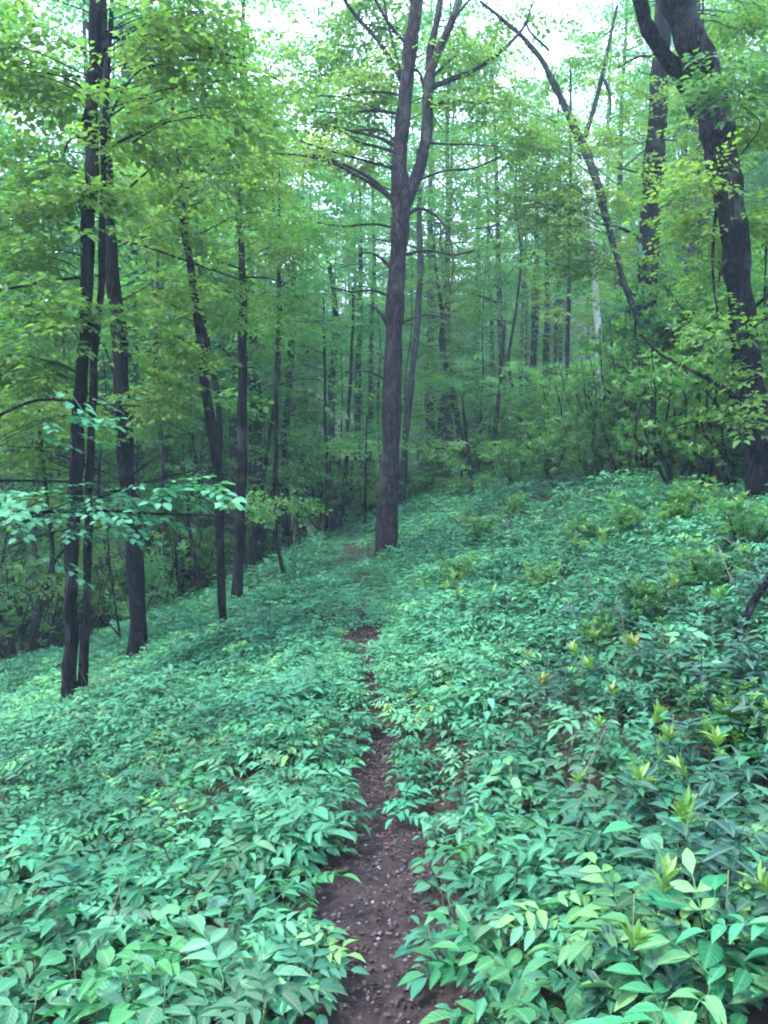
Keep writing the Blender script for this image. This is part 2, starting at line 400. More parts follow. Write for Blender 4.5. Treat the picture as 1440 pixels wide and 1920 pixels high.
# ------------------------------------------------------------------ ground and path
def grid_lines(lo, hi, fine, f0, f1, grow=1.18):
    a = list(np.arange(f0, f1+1e-6, fine)); s = fine
    while a[-1] < hi: s *= grow; a.append(a[-1]+s)
    s = fine
    while a[0] > lo: s *= grow; a.insert(0, a[0]-s)
    return np.array(a)
gx = grid_lines(-90, 90, .14, -5, 6); gy = grid_lines(-12, 170, .14, .5, 12)
X, Y = np.meshgrid(gx, gy); Z = height(X, Y)
mb = MB(); nx, ny = len(gx), len(gy)
ii = (np.arange(ny-1)[:, None]*nx+np.arange(nx-1)[None]).ravel()
mb.add(np.stack([X, Y, Z], -1).reshape(-1, 3), quad=np.stack([ii, ii+1, ii+nx+1, ii+nx], -1))
link('ground', mb.mesh('ground', ['forest_floor']), kind='structure', label='sloping woodland floor of brown leaf litter', cat='ground')

def path_half(y):
    return np.interp(y, [0, 2.2, 3.2, 4.0, 5, 6.5, 9, 20], [.34, .31, .27, .2, .16, .16, .13, .1])
ys = np.arange(.3, 18, .07); ns = 9
mb = MB(); g = np.random.default_rng(3)
edge = np.cumsum(g.normal(0, .012, (len(ys), 2)), 0)*.5+g.normal(0, .012, (len(ys), 2))
V = []
for k, y in enumerate(ys):
    hw = path_half(y)
    xs = np.linspace(path_x(y)-hw+np.clip(edge[k, 0], -.06, .06), path_x(y)+hw+np.clip(edge[k, 1], -.06, .06), ns)
    for x in xs: V.append((x, y, float(height(x, y))+.012+.006*math.sin(x*31+y*17)))
ii = (np.arange(len(ys)-1)[:, None]*ns+np.arange(ns-1)[None]).ravel()
mb.add(np.array(V), quad=np.stack([ii, ii+1, ii+ns+1, ii+ns], -1))
link('path', mb.mesh('path', ['path_soil']), kind='structure', label='narrow trodden path of dark brown leaf litter', cat='path')

# ------------------------------------------------------------------ named trees, each traced at its own depth
def stem_points(pts, Y, lean=0.):
    """pixels (x, y, width) from the base up -> points and radii"""
    P, r = [], []
    for i, (px, py, w) in enumerate(pts):
        Yi = Y+lean*i/(max(len(pts)-1, 1)); P.append(at(px, py, Yi)); r.append(w/2*Yi/F)
    return np.array(P), np.array(r)

TREES = []
def tree(label, stems, branches=(), blobs=(), Y=None, bark='bark_dark', leaf='canopy_leaf', group=None, name='forest_tree', seed=0, lean=0., lift=.2, sprays=SPRAYS, wr=.55, sscale=(.5, .85), dens=1.35, slim=.82):
    g = np.random.default_rng(seed+100)
    bx, by, bw = stems[0][0]
    if Y is None: Y = ground_depth(bx, by, lift)
    base = at(bx, by, Y); base[2] = float(height(base[0], base[1]))
    root = link(name, None, label=label, cat='tree', group=group, loc=base)
    def part(nm, mb, mats):
        me = mb.mesh(nm, mats); o = link(nm, me, root); o.location = (0, 0, 0); me.transform(Matrix.Translation(-Vector(base))); return o
    trunkP = None
    for k, st in enumerate(stems):
        P, r = stem_points(st, Y, lean)
        if k == 0:
            foot = base.copy(); foot[2] -= .15; foot[0] += (P[0][0]-P[1][0])*.1
            f2 = foot*.6+P[0]*.4; P = np.vstack([foot, f2, P]); r = np.concatenate([[r[0]*2.0], [r[0]*1.5], [r[0]*1.1], r[1:]])
        Q, rr = smooth_path(P, r*(.93 if bark == 'bark_centre' else slim), n=7)
        tt = np.arange(len(Q)); ph = g.uniform(0, 6.28, 6)
        wob = np.stack([np.sin(tt*.33+ph[0])+.6*np.sin(tt*.83+ph[1]), np.sin(tt*.29+ph[2])+.6*np.sin(tt*.9+ph[3]), np.zeros(len(Q))], 1)
        Q = Q+wob*rr[:, None]*(.16 if bw < 40 else .05); rr = rr*(1+.06*np.sin(tt*.71+ph[4])+.05*np.sin(tt*1.37+ph[5]))
        if k == 0: trunkP = Q
        m = MB(); tube(m, Q, rr, 20 if bw > 18 else 10, rough=.05, seed=seed+k); part('trunk' if k == 0 else 'stem', m, [bark])
    for k, br in enumerate(branches):
        P, r = stem_points(br, Y, 0)
        dz = g.uniform(-.7, .7)
        P[:, 1] += np.linspace(0, 1, len(P))*dz
        Q, rr = smooth_path(P, r, n=5)
        m = MB(); tube(m, Q, rr, 7, rough=.05, seed=seed+50+k); part('branch', m, [bark])
    cm = MB(); have = False
    for (px, py, rx, ry, n, tint, *dy) in blobs:
        Yb = Y+(dy[0] if dy else 0)
        c = at(px, py, Yb); Rx = rx*Yb/F; Rz = ry*Yb/F
        nb = max(2, int(round(n/9))); n = int(n*dens)
        for q in range(nb):
            end = c+np.array([g.uniform(-1, 1)*Rx, g.uniform(-.55, .55)*Rx, g.uniform(-1, 1)*Rz])
            # start from the trunk, a little lower than the bough's end
            dist = np.abs(trunkP[:, 2]-(end[2]-.25*np.linalg.norm((end-trunkP[len(trunkP)//2])[:2])))
            st = trunkP[int(np.argmin(dist))]
            if np.linalg.norm(end-st) > 4 or g.random() < .62:
                st = end+unit(st-end)*min(np.linalg.norm(st-end), 1.6)*g.uniform(.6, 1)
            P = bough(g, st, end, .08)
            L = np.linalg.norm(end-st)
            Q, rr = smooth_path(P, np.linspace(.005+.0026*L, .003, 4)*(1 if Y > 6 else .5), n=5)
            m = MB(); tube(m, Q, rr, 5); part('branch', m, [bark])
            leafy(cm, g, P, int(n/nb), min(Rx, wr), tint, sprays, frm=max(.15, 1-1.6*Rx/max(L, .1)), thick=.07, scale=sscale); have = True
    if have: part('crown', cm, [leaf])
    TREES.append((root, Y))
    return root

# centre tree with its fork
tree('tall dark forked tree standing alone beside the end of the path',
     [[(725, 1022, 42), (731, 860, 38), (735, 700, 36), (742, 560, 35), (748, 450, 34), (753, 375, 36), (750, 300, 29), (757, 200, 28), (768, 100, 27), (782, 0, 26), (790, -130, 22)],
      [(756, 392, 26), (772, 350, 25), (788, 312, 23), (800, 250, 22), (803, 165, 22), (812, 120, 18), (838, 60, 15), (860, 0, 13), (868, -80, 10)],
      [(804, 158, 16), (807, 95, 14), (822, 25, 13), (832, -60, 10)]],
     [[(803, 165, 11), (850, 145, 10), (900, 120, 8), (948, 82, 7), (985, 40, 5), (1000, 5, 3)],
      [(752, 148, 9), (715, 88, 8), (670, 40, 7), (636, -5, 5), (610, -60, 3)],
      [(757, 150, 7), (738, 85, 5), (722, 15, 4), (716, -40, 3)],
      [(748, 392, 9), (708, 347, 8), (660, 320, 6), (600, 300, 5), (540, 298, 3)],
      [(746, 384, 7), (700, 355, 6), (640, 328, 5), (585, 318, 4), (522, 319, 3)],
      [(742, 286, 7), (705, 279, 6), (672, 275, 5), (648, 262, 4), (620, 262, 2)],
      [(744, 275, 7), (705, 250, 6), (655, 232, 5), (600, 212, 4), (560, 205, 2)],
      [(738, 262, 6), (715, 236, 5), (670, 228, 3), (600, 222, 2)],
      [(738, 508, 8), (718, 485, 6), (698, 470, 4), (675, 466, 2)],
      [(738, 645, 8), (722, 602, 7), (706, 580, 5), (692, 572, 3)],
      [(734, 695, 6), (718, 664, 4), (706, 650, 3)],
      [(806, 268, 5), (845, 262, 4), (890, 254, 3), (955, 250, 2)],
      [(757, 408, 8), (785, 394, 6), (815, 410, 5), (838, 445, 4), (846, 500, 3), (840, 560, 2)],
      [(805, 150, 6), (835, 118, 5), (862, 92, 3)],
      [(770, 130, 6), (790, 118, 5), (803, 150, 4)],
      [(742, 800, 5), (725, 760, 4), (718, 730, 3)],
      [(783, 20, 8), (758, -20, 6), (740, -60, 4)],
      [(740, 560, 5.5), (700, 545, 4.5), (660, 548, 3.5), (620, 540, 3.5)], [(752, 430, 5.5), (700, 420, 4.5), (640, 424, 3.5), (590, 415, 3.5)], [(756, 215, 6.5), (700, 196, 5.5), (640, 190, 4.5), (560, 172, 3.5)],
      [(760, 180, 5.5), (700, 165, 4.5), (640, 168, 3.5), (590, 160, 3.5)], [(752, 320, 5.5), (690, 305, 4.5), (610, 285, 3.5), (560, 270, 3.5)], [(803, 200, 5.5), (850, 190, 4.5), (905, 196, 3.5), (950, 190, 3.5)],
      [(770, 345, 4.5), (830, 330, 4.5), (880, 335, 3.5), (930, 322, 3.5)], [(748, 480, 4.5), (800, 470, 4.5), (850, 478, 3.5), (890, 470, 3.5)], [(744, 610, 4.5), (790, 596, 3.5), (830, 604, 3.5)],
      [(768, 90, 6.5), (730, 60, 5.5), (700, 20, 4.5), (680, -30, 3.5)], [(820, 100, 5.5), (850, 55, 4.5), (895, 20, 3.5)], [(740, 720, 4.5), (690, 700, 3.5), (650, 704, 3.5)]],
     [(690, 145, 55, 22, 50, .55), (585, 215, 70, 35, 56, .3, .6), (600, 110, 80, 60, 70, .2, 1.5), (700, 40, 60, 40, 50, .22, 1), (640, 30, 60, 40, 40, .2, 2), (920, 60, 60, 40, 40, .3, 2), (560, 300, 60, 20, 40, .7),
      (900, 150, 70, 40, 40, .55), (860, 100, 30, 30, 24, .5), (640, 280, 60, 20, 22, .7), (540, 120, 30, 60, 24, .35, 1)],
     bark='bark_centre', seed=1, sscale=(.6, 1.0))

# left twin trunks
tree('thick dark twin-stemmed tree near the left edge, front of its row',
     [[(131, 1288, 34), (133, 1180, 32), (134, 1080, 32), (141, 950, 31), (144, 850, 31), (150, 750, 30), (158, 640, 30), (163, 550, 30), (168, 400, 33), (170, 320, 32), (171, 250, 34), (173, 180, 31), (177, 100, 32), (183, -30, 30), (186, -160, 28)],
      [(156, 1285, 24), (162, 1080, 20), (168, 950, 20), (170, 850, 19), (174, 720, 18), (180, 640, 18), (188, 550, 17), (192, 380, 15), (197, 230, 13), (206, 70, 11), (212, -60, 10)]],
     [[(205, 70, 6), (270, 65, 5), (340, 58, 5), (410, 72, 5), (470, 92, 4), (520, 112, 3)],
      [(196, 235, 5), (250, 140, 4), (310, 115, 4), (380, 108, 3), (470, 120, 2)],
      [(168, 45, 8), (150, 30, 6), (128, 0, 5), (110, -40, 4)],
      [(160, 260, 5), (110, 240, 4), (70, 270, 3), (40, 290, 2)],
      [(190, 400, 5), (235, 330, 4), (300, 250, 3), (360, 215, 2)],
      [(150, 520, 6), (80, 540, 5), (30, 560, 5), (-20, 572, 5)]],
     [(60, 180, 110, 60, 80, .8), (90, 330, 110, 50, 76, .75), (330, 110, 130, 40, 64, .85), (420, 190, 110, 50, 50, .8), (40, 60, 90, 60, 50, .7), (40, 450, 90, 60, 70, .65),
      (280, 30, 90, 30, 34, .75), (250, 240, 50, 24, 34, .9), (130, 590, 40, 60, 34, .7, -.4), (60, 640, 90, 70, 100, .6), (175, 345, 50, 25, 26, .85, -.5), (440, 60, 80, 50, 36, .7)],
     seed=2, sscale=(.5, .9), slim=.76)
tree('straight dark trunk just behind the twin-stemmed left tree',
     [[(258, 1208, 38), (249, 1020, 38), (238, 860, 37), (226, 700, 35), (212, 520, 31), (204, 400, 27), (197, 250, 24), (194, 100, 20), (192, -60, 17)]],
     [[(222, 452, 5), (275, 465, 5), (340, 490, 4), (420, 520, 3), (470, 540, 2)], [(232, 760, 5), (190, 650, 4), (170, 640, 2)], [(240, 900, 4), (280, 860, 3), (310, 850, 2)]],
     [(300, 480, 90, 60, 70, .6), (270, 600, 70, 60, 60, .55), (100, 760, 110, 60, 110, .6), (250, 760, 50, 50, 50, .55), (320, 700, 70, 60, 60, .55), (20, 860, 60, 50, 50, .5), (330, 380, 70, 40, 50, .7)], seed=3)
tree('slim dark tree leaning left with a side branch near the left trunks',
     [[(418, 1150, 19), (413, 1020, 23), (408, 890, 25), (394, 780, 25), (378, 650, 25), (356, 500, 20), (342, 390, 18), (335, 300, 14), (326, 220, 11), (318, 130, 6), (316, 60, 3)]],
     [[(341, 412, 9), (318, 385, 8), (285, 345, 7), (245, 322, 6), (205, 302, 4)], [(342, 360, 8), (362, 345, 6), (385, 322, 5), (410, 300, 3)],
      [(326, 232, 5), (350, 215, 4), (390, 185, 4), (430, 170, 3), (490, 168, 2)], [(375, 640, 6), (350, 640, 5), (315, 620, 4), (280, 600, 2)]],
     [(440, 260, 110, 60, 70, .75), (290, 290, 60, 40, 34, .8), (430, 380, 90, 50, 50, .7), (480, 330, 60, 40, 36, .8), (350, 560, 60, 50, 36, .6)], seed=4, sscale=(.5, .9), slim=.7)
tree('second slim stem crossing behind the leaning tree at left',
     [[(412, 1010, 12), (412, 900, 13), (410, 780, 14), (398, 690, 14), (384, 600, 13), (372, 480, 9), (366, 380, 5)]], [], [(350, 480, 60, 40, 40, .6), (480, 480, 60, 40, 60, .6)], Y=14, seed=5)
tree('straight bluish-grey trunk right of the leaning tree',
     [[(447, 1108, 24), (450, 950, 23), (454, 800, 22), (456, 650, 21), (454, 520, 16), (450, 430, 11), (448, 340, 7)]],
     [[(455, 520, 4), (500, 525, 3), (545, 540, 2)], [(453, 505, 4), (420, 500, 3), (395, 505, 2)]],
     [(500, 440, 70, 50, 70, .55), (430, 560, 60, 40, 50, .5), (520, 560, 60, 40, 40, .5)], seed=6)
tree('thin pole-like sapling with a kinked foot in mid woods',
     [[(531, 1078, 9), (524, 1040, 9), (515, 1000, 11), (517, 850, 10), (520, 650, 9), (523, 480, 7), (524, 320, 5)]],
     [[(516, 1000, 7), (490, 985, 5), (470, 975, 3)]], [(540, 420, 60, 50, 50, .5), (530, 620, 50, 40, 30, .5), (480, 945, 60, 14, 40, .55)], seed=7, leaf='far_leaf')
tree('broad hazy trunk behind the bluish-grey trunk',
     [[(484, 965, 30), (480, 850, 30), (476, 740, 28), (472, 600, 24), (470, 450, 18), (470, 300, 12)]], [], [(500, 330, 90, 60, 60, .5), (470, 600, 80, 60, 60, .45)], Y=19, seed=8)
tree('slim curved trunk right of the kinked sapling',
     [[(534, 975, 16), (536, 850, 16), (542, 720, 16), (549, 600, 13), (552, 480, 9), (553, 380, 6)]], [], [(570, 480, 70, 60, 50, .45), (560, 620, 60, 60, 40, .5)], Y=19.5, seed=9)
tree('grey-green trunk curving up directly behind the forked centre tree',
     [[(756, 985, 16), (758, 850, 16), (768, 740, 16), (780, 640, 15), (787, 520, 14), (786, 400, 12), (784, 280, 9)]], [],
     [(830, 330, 80, 70, 70, .55), (850, 440, 90, 60, 80, .6), (820, 560, 60, 50, 50, .55)], Y=19, bark='bark_grey', seed=10)
tree('thin pale sapling left of the forked centre tree',
     [[(640, 990, 8), (648, 880, 8), (655, 760, 8), (660, 650, 7), (662, 540, 5)]], [], [(640, 800, 110, 18, 60, .6), (660, 560, 60, 60, 50, .5)], Y=16.5, seed=11, leaf='far_leaf')
tree('thin upright sapling with flat leaf layers in mid woods',
     [[(611, 1005, 9), (612, 900, 9), (611, 800, 8), (609, 680, 6), (606, 560, 4)]], [], [(590, 820, 100, 14, 60, .65), (570, 880, 90, 12, 50, .6), (600, 640, 70, 50, 60, .5)], Y=16, seed=12, leaf='far_leaf')
tree('short thin stem just left of the forked tree foot',
     [[(684, 1012, 7), (684, 940, 7), (686, 860, 5), (688, 780, 3)]], [], [(690, 835, 60, 14, 40, .6)], Y=15, seed=13, leaf='far_leaf')
tree('dark crooked trunk far back, left of centre tree',
     [[(622, 880, 14), (622, 720, 15), (627, 650, 16), (630, 580, 12), (618, 500, 9), (600, 440, 6)]], [], [(600, 520, 80, 60, 50, .5), (650, 400, 60, 50, 40, .4)], Y=24, seed=14)
tree('straight dark trunk far back, nearest left of centre tree',
     [[(670, 880, 14), (672, 720, 14), (674, 600, 13), (676, 480, 9), (676, 360, 5)]], [], [(680, 420, 60, 60, 40, .45)], Y=25, seed=15)
tree('dark bent trunk far back, right of centre tree',
     [[(870, 880, 14), (852, 760, 15), (838, 690, 15), (828, 640, 14), (830, 590, 11), (820, 520, 8), (812, 440, 5)]], [], [(850, 500, 90, 50, 60, .6), (900, 570, 90, 40, 70, .65)], Y=21, seed=16)

# right-hand trees
tree('slender pale-barked tree snaking up and left over the slope',
     [[(1272, 866, 22), (1262, 790, 18), (1246, 720, 15), (1205, 620, 13), (1168, 525, 12), (1150, 460, 13), (1136, 400, 16), (1116, 335, 19), (1092, 272, 20), (1074, 228, 17), (1050, 183, 15), (1020, 120, 12), (985, 75, 10), (940, 35, 8), (900, 2, 6)]],
     [[(1097, 255, 9), (1114, 205, 9), (1134, 135, 8), (1150, 65, 6), (1168, -10, 5)], [(1134, 150, 6), (1142, 190, 4), (1138, 225, 3)], [(1030, 95, 5), (985, 60, 4), (995, 20, 3), (1000, -20, 2)],
      [(1168, 525, 7), (1185, 548, 5), (1200, 560, 3)], [(1240, 700, 7), (1290, 695, 6), (1330, 715, 5), (1370, 705, 3)]],
     [(1060, 330, 80, 60, 80, .65), (1000, 420, 110, 50, 110, .65), (960, 230, 90, 50, 80, .6), (1150, 330, 50, 60, 50, .7), (1070, 90, 60, 40, 26, .4), (1090, 480, 90, 40, 70, .55), (940, 330, 70, 60, 70, .6)], bark='bark_grey', seed=17)
tree('tall dark trunk rising behind the laurel thicket at right',
     [[(1196, 880, 44), (1203, 720, 42), (1212, 560, 40), (1219, 430, 39), (1226, 310, 38), (1235, 180, 35), (1242, 60, 32), (1248, -80, 28)]],
     [[(1236, 170, 10), (1262, 150, 8), (1290, 110, 6)], [(1215, 460, 8), (1180, 420, 6), (1150, 400, 4)], [(1225, 330, 5), (1180, 322, 3), (1150, 318, 2)], [(1240, 110, 6), (1210, 90, 4), (1170, 100, 3)]],
     [(1200, 270, 70, 40, 60, .75), (1180, 180, 70, 50, 60, .65), (1290, 330, 50, 50, 50, .75), (1170, 430, 40, 40, 24, .7), (1130, 60, 50, 50, 30, .4, 2), (1290, 60, 50, 50, 40, .6, 1)], Y=13, seed=18, slim=.95)
tree('massive dark tree arching in from the right edge, forked at top',
     [[(1424, 905, 46), (1418, 800, 50), (1404, 680, 52), (1388, 550, 52), (1374, 430, 54), (1360, 330, 62), (1346, 250, 66), (1322, 150, 64), (1292, 60, 62), (1262, -30, 58), (1225, -140, 50)],
      [(1312, 215, 36), (1280, 150, 33), (1244, 100, 30), (1214, 50, 29), (1200, 0, 28), (1190, -60, 25), (1182, -130, 22)]],
     [[(1360, 330, 8), (1330, 420, 7), (1315, 520, 5), (1312, 600, 3)], [(1400, 760, 12), (1350, 720, 9), (1300, 690, 7), (1250, 660, 5), (1215, 620, 4)],
      [(1405, 820, 9), (1360, 800, 7), (1310, 790, 5), (1270, 800, 3)], [(1390, 600, 8), (1430, 560, 6), (1470, 540, 4)], [(1380, 480, 7), (1340, 500, 5), (1310, 540, 3)]],
     [(1410, 240, 60, 50, 60, .75), (1400, 140, 50, 40, 40, .25, -2), (1400, 400, 60, 60, 60, .7), (1330, 560, 50, 50, 24, .65), (1420, 60, 60, 50, 46, .6), (1310, 440, 40, 40, 34, .75), (1330, 330, 40, 20, 24, .8, -.4), (1370, 640, 50, 60, 26, .6, -.7), (1410, 760, 40, 50, 24, .65, -.7)], lean=-.4, seed=19, slim=.88)
tree('thin straight stem between the two big right trunks',
     [[(1310, 850, 11), (1311, 650, 12), (1312, 450, 12), (1314, 280, 11), (1316, 120, 8), (1318, -20, 5)]], [], [(1330, 180, 50, 60, 40, .7), (1300, 600, 60, 40, 40, .6)], Y=15.5, seed=20)
tree('pale birch-like trunk showing through leaves right of centre',
     [[(1126, 850, 17), (1126, 740, 17), (1122, 640, 16), (1116, 540, 15), (1112, 440, 12), (1108, 330, 8)]], [], [(1100, 420, 80, 60, 60, .5)], Y=21, bark='bark_pale', seed=21)
tree('thin upright pole right of centre, behind the snaking tree',
     [[(1062, 860, 8), (1066, 600, 9), (1068, 400, 8), (1070, 250, 6), (1070, 120, 4)]], [], [(1040, 560, 90, 50, 70, .6), (1060, 260, 50, 50, 36, .55)], Y=19, seed=22)
for k, (xx, w, xt, lb) in enumerate([(1000, 17, 1006, 'leftmost of the dark trunk trio far up the right slope'), (1022, 13, 1026, 'middle trunk of the dark trio far up the right slope'), (1040, 10, 1046, 'thinnest trunk of the dark trio far up the right slope')]):
    tree(lb, [[(xx, 850, w), (xx+1, 700, w), (xx+3, 560, w*.9), (xt, 420, w*.6), (xt, 320, w*.4)]], [], [(xx-10, 640, 60, 30, 40, .55), (xx, 500, 60, 50, 30, .5)], Y=26+k, seed=23+k)
tree('small leaning dark stem below the leafy layer right of centre',
     [[(925, 850, 9), (932, 770, 10), (940, 680, 9), (948, 600, 6)]], [], [(900, 720, 90, 24, 70, .7), (960, 760, 90, 30, 80, .7), (1030, 700, 70, 40, 70, .8), (830, 690, 50, 20, 40, .6)], Y=17.5, seed=27, leaf='far_leaf')
tree('sapling with drooping leaf layers beside the slope edge',
     [[(885, 920, 9), (880, 860, 9), (872, 800, 7), (866, 740, 4)]], [], [(850, 830, 70, 18, 46, .55), (830, 890, 60, 14, 36, .5), (910, 850, 70, 20, 46, .5)], Y=16.5, seed=28, leaf='far_leaf')
# left understorey stems
tree('leaning dark sapling at far left behind the undergrowth',
     [[(45, 1262, 15), (66, 1180, 14), (86, 1110, 12), (98, 1050, 11), (88, 930, 10), (76, 820, 8), (70, 720, 5)]], [[(98, 1060, 7), (130, 1000, 4), (150, 960, 2)]], [(60, 760, 70, 40, 50, .5), (30, 960, 60, 50, 40, .4), (110, 1000, 60, 40, 30, .4)], Y=11, seed=29)
tree('thin bent sapling with a leaf layer in front of the slope edge',
     [[(378, 1138, 9), (370, 1070, 9), (357, 1000, 8), (350, 930, 5)]], [[(352, 1128, 7), (345, 1080, 6), (350, 1010, 3)]], [(290, 1125, 110, 8, 60, .55), (330, 1060, 60, 14, 30, .5)], Y=12.3, seed=30, leaf='far_leaf')
tree('spindly many-branched sapling at the foot of the left trunks',
     [[(225, 1270, 6), (228, 1210, 6), (215, 1130, 5), (205, 1050, 4), (200, 960, 3)]], [[(226, 1235, 5), (243, 1190, 4), (262, 1130, 3)], [(222, 1190, 4), (195, 1160, 3), (180, 1110, 2)]], [(205, 1040, 60, 50, 26, .4)], Y=9.6, seed=31)
# maple sapling reaching in from the left, close to the camera
tree('young broad-leaved sapling reaching in from the left edge, close by',
     [[(-60, 1500, 22), (-55, 1200, 20), (-50, 960, 17), (-40, 760, 13), (-30, 560, 8)]],
     [[(-50, 975, 9), (60, 962, 7), (180, 958, 6), (300, 965, 5), (400, 968, 4), (470, 980, 3)], [(-45, 800, 7), (40, 745, 6), (130, 748, 5), (200, 748, 3)], [(-50, 900, 6), (40, 905, 5), (130, 912, 3)], [(120, 960, 5), (230, 920, 4), (340, 890, 3), (400, 880, 2)]],
     [(130, 925, 130, 12, 10, .25), (280, 950, 120, 14, 14, .2), (330, 900, 80, 12, 8, .5), (120, 770, 90, 18, 8, .3), (230, 990, 110, 6, 5, .25), (40, 930, 60, 12, 6, .5)], Y=4.4, leaf='herb_leaf', sprays=SPRAYS_BIG, seed=32, wr=.3, sscale=(.36, .62), dens=1.6)

# ------------------------------------------------------------------ background trees: prototypes, then copies
def proto_tree(g, H, first, crown_r, nb, spr, rad, flat=.2, tintm=.5, lean=.3):
    """returns trunk, limbs and crown meshes; base at the origin"""
    P = [(0, 0, -.2)]; r = [rad*1.5]
    x = y = 0
    for k in range(1, 8):
        x += g.normal(0, lean*.12); y += g.normal(0, lean*.12); P.append((x, y, H*k/7)); r.append(rad*(1-.86*(k/7)**1.1))
    Q, rr = smooth_path(P, r, n=4)
    mt = MB(); tube(mt, Q, rr, 8, rough=.05, seed=int(g.integers(1e6)))
    mc = MB()
    for b in range(nb):
        t = first+(1-first)*(b+.5)/nb
        i = int(t*(len(Q)-1)); st = Q[i]
        az = b*2.4+g.normal(0, .4)
        u = (t-first)/(1-first)
        L = crown_r*(.55+.6*math.sin(math.pi*min(1, u*.8+.2)))*g.uniform(.6, 1.15)*(1-.45*u)
        end = st+np.array([math.cos(az)*L, math.sin(az)*L, L*g.uniform(-.05, .45)])
        B = bough(g, st, end, .06)
        q, r2 = smooth_path(B, np.linspace(max(.012, rr[i]*.4), .006, 4), n=3); tube(mc, q, r2, 4, mat=1)
        leafy(mc, g, B, spr, .3*L+.25, np.clip(tintm+g.normal(0, .1), .1, .9), SPRAYS_FAR, frm=.2, thick=.14, scale=(.8, 1.5))
    return mt, mc

gp = np.random.default_rng(77)
def make_proto(kind):
    if kind == 'tall': a = proto_tree(gp, 15, .36, 3.2, 20, 20, .15, tintm=.5)
    elif kind == 'mid': a = proto_tree(gp, 9, .3, 2.4, 16, 18, .08, tintm=.6)
    elif kind == 'sapling': a = proto_tree(gp, 4.5, .3, 1.6, 10, 15, .03, tintm=.6, lean=.5)
    elif kind == 'slender': a = proto_tree(gp, 8, .4, 1.2, 11, 9, .045, tintm=.5, lean=.9)
    elif kind == 'pole': a = proto_tree(gp, 13, .62, 2.2, 12, 22, .10, tintm=.5)
    bark = 'bark_grey' if gp.random() < .45 else 'bark_dark'
    return (a[0].mesh('trunk', [bark]), a[1].mesh('crown', ['far_leaf', bark]))
HP = {'slender': 8, 'tall': 15, 'mid': 9, 'sapling': 4.5, 'pole': 13}
PROTO = {k: [make_proto(k) for _ in range(n)] for k, n in (('tall', 4), ('mid', 4), ('sapling', 4), ('pole', 3), ('slender', 5))}

SKY_X = [-200, 0, 500, 520, 570, 740, 800, 860, 1000, 1080, 1180, 1260, 1640]
SKY_Y = [-200, -200, -160, -60, 60, 60, -80, -40, 20, 20, -80, -200, -200]
def place_tree(kind, x, y, H, label, group, name, g):
    me = PROTO[kind][int(g.integers(len(PROTO[kind])))]
    z = float(height(x, y))
    s = H/HP[kind]; sw = s**.6*g.uniform(.85, 1.15)
    root = link(name, None, label=label, cat='tree', group=group, loc=(x, y, z))
    root.rotation_euler = (g.normal(0, .03), g.normal(0, .03), g.uniform(0, 6.28)); root.scale = (sw, sw, s)
    for m, nm in zip(me, ('trunk', 'crown')): link(nm, m, root)
    return root

ORD = ['first', 'second', 'third', 'fourth', 'fifth', 'sixth', 'seventh', 'eighth', 'ninth', 'tenth', 'eleventh', 'twelfth', 'thirteenth', 'fourteenth', 'fifteenth', 'sixteenth', 'seventeenth', 'eighteenth', 'nineteenth', 'twentieth']
def number_from_left(items):
    """items: (root, px) that look alike: the label says which one, counted from the left"""
    by = {}
    for r, px in items: by.setdefault(r['label'], []).append((px, r))
    for lab, L in by.items():
        L.sort(key=lambda q: q[0])
        if 1 < len(L) <= 20:
            for k, (px, r) in enumerate(L): r['label'] = ('leftmost ' if k == 0 else 'rightmost ' if k == len(L)-1 else ORD[k]+' from left, ')+lab
gb = np.random.default_rng(2024)
NAMED = [(t[0].location.x, t[0].location.y) for t in TREES]
def zone(px):
    return ('left of the leaning slim tree' if px < 380 else 'between leaning tree and centre tree' if px < 725 else 'between centre tree and big right trunks' if px < 1200 else 'behind the big right trunks')
def scatter_trees(n, kinds, y0, y1, hr, what, name, gap=1.2, pxr=(-130, 1570)):
    done = []; items = []; tries = 0
    while len(done) < n and tries < n*40:
        tries += 1
        y = y0+(y1-y0)*gb.random()**.85
        px = gb.uniform(*pxr); x = (px-720)/F*y
        if y < np.interp(x, EDGE_X, EDGE_Y)+.3 and x < 0: continue
        if any((x-a)**2+(y-b)**2 < gap**2 for a, b in done+NAMED): continue
        if y < 20 and 560 < px < 900: continue
        kind = kinds[int(gb.integers(len(kinds)))]
        H = gb.uniform(*hr)
        ysky = np.interp(px, SKY_X, SKY_Y)+gb.uniform(-20, 60)
        Hmax = (860-ysky)/F*y+CZ-float(height(x, y))
        H = min(H, Hmax)
        if H < 1.6: continue
        done.append((x, y))
        items.append((place_tree(kind, x, y, H, what+' '+zone(px), name.replace('_', ' ')+'s '+zone(px), name, gb), px))
    number_from_left(items)
scatter_trees(70, ['mid', 'mid', 'tall'], 34, 66, (7, 16), 'low-crowned distant tree', 'distant_tree', 1.6)
scatter_trees(34, ['tall', 'pole', 'tall'], 34, 62, (13, 26), 'tall far hazy tree', 'tall_tree', 2.2)
scatter_trees(22, ['tall', 'pole', 'pole'], 20, 34, (10, 18), 'mid-distance leafy tree', 'leafy_tree', 1.5)
scatter_trees(16, ['tall', 'tall', 'mid'], 26, 52, (14, 24), 'slim-crowned tall tree', 'tall_tree', 1.8, (480, 1330))
scatter_trees(46, ['mid', 'mid', 'tall'], 62, 100, (7, 14), 'hazy far hillside tree', 'hillside_tree', 2.2)
scatter_trees(34, ['mid'], 36, 60, (4, 8), 'low leafy distant tree', 'distant_tree', 1.6, (-60, 1100))
scatter_trees(64, ['slender'], 12, 30, (5, 11), 'slender dark stem', 'slender_tree', .7, (-80, 760))
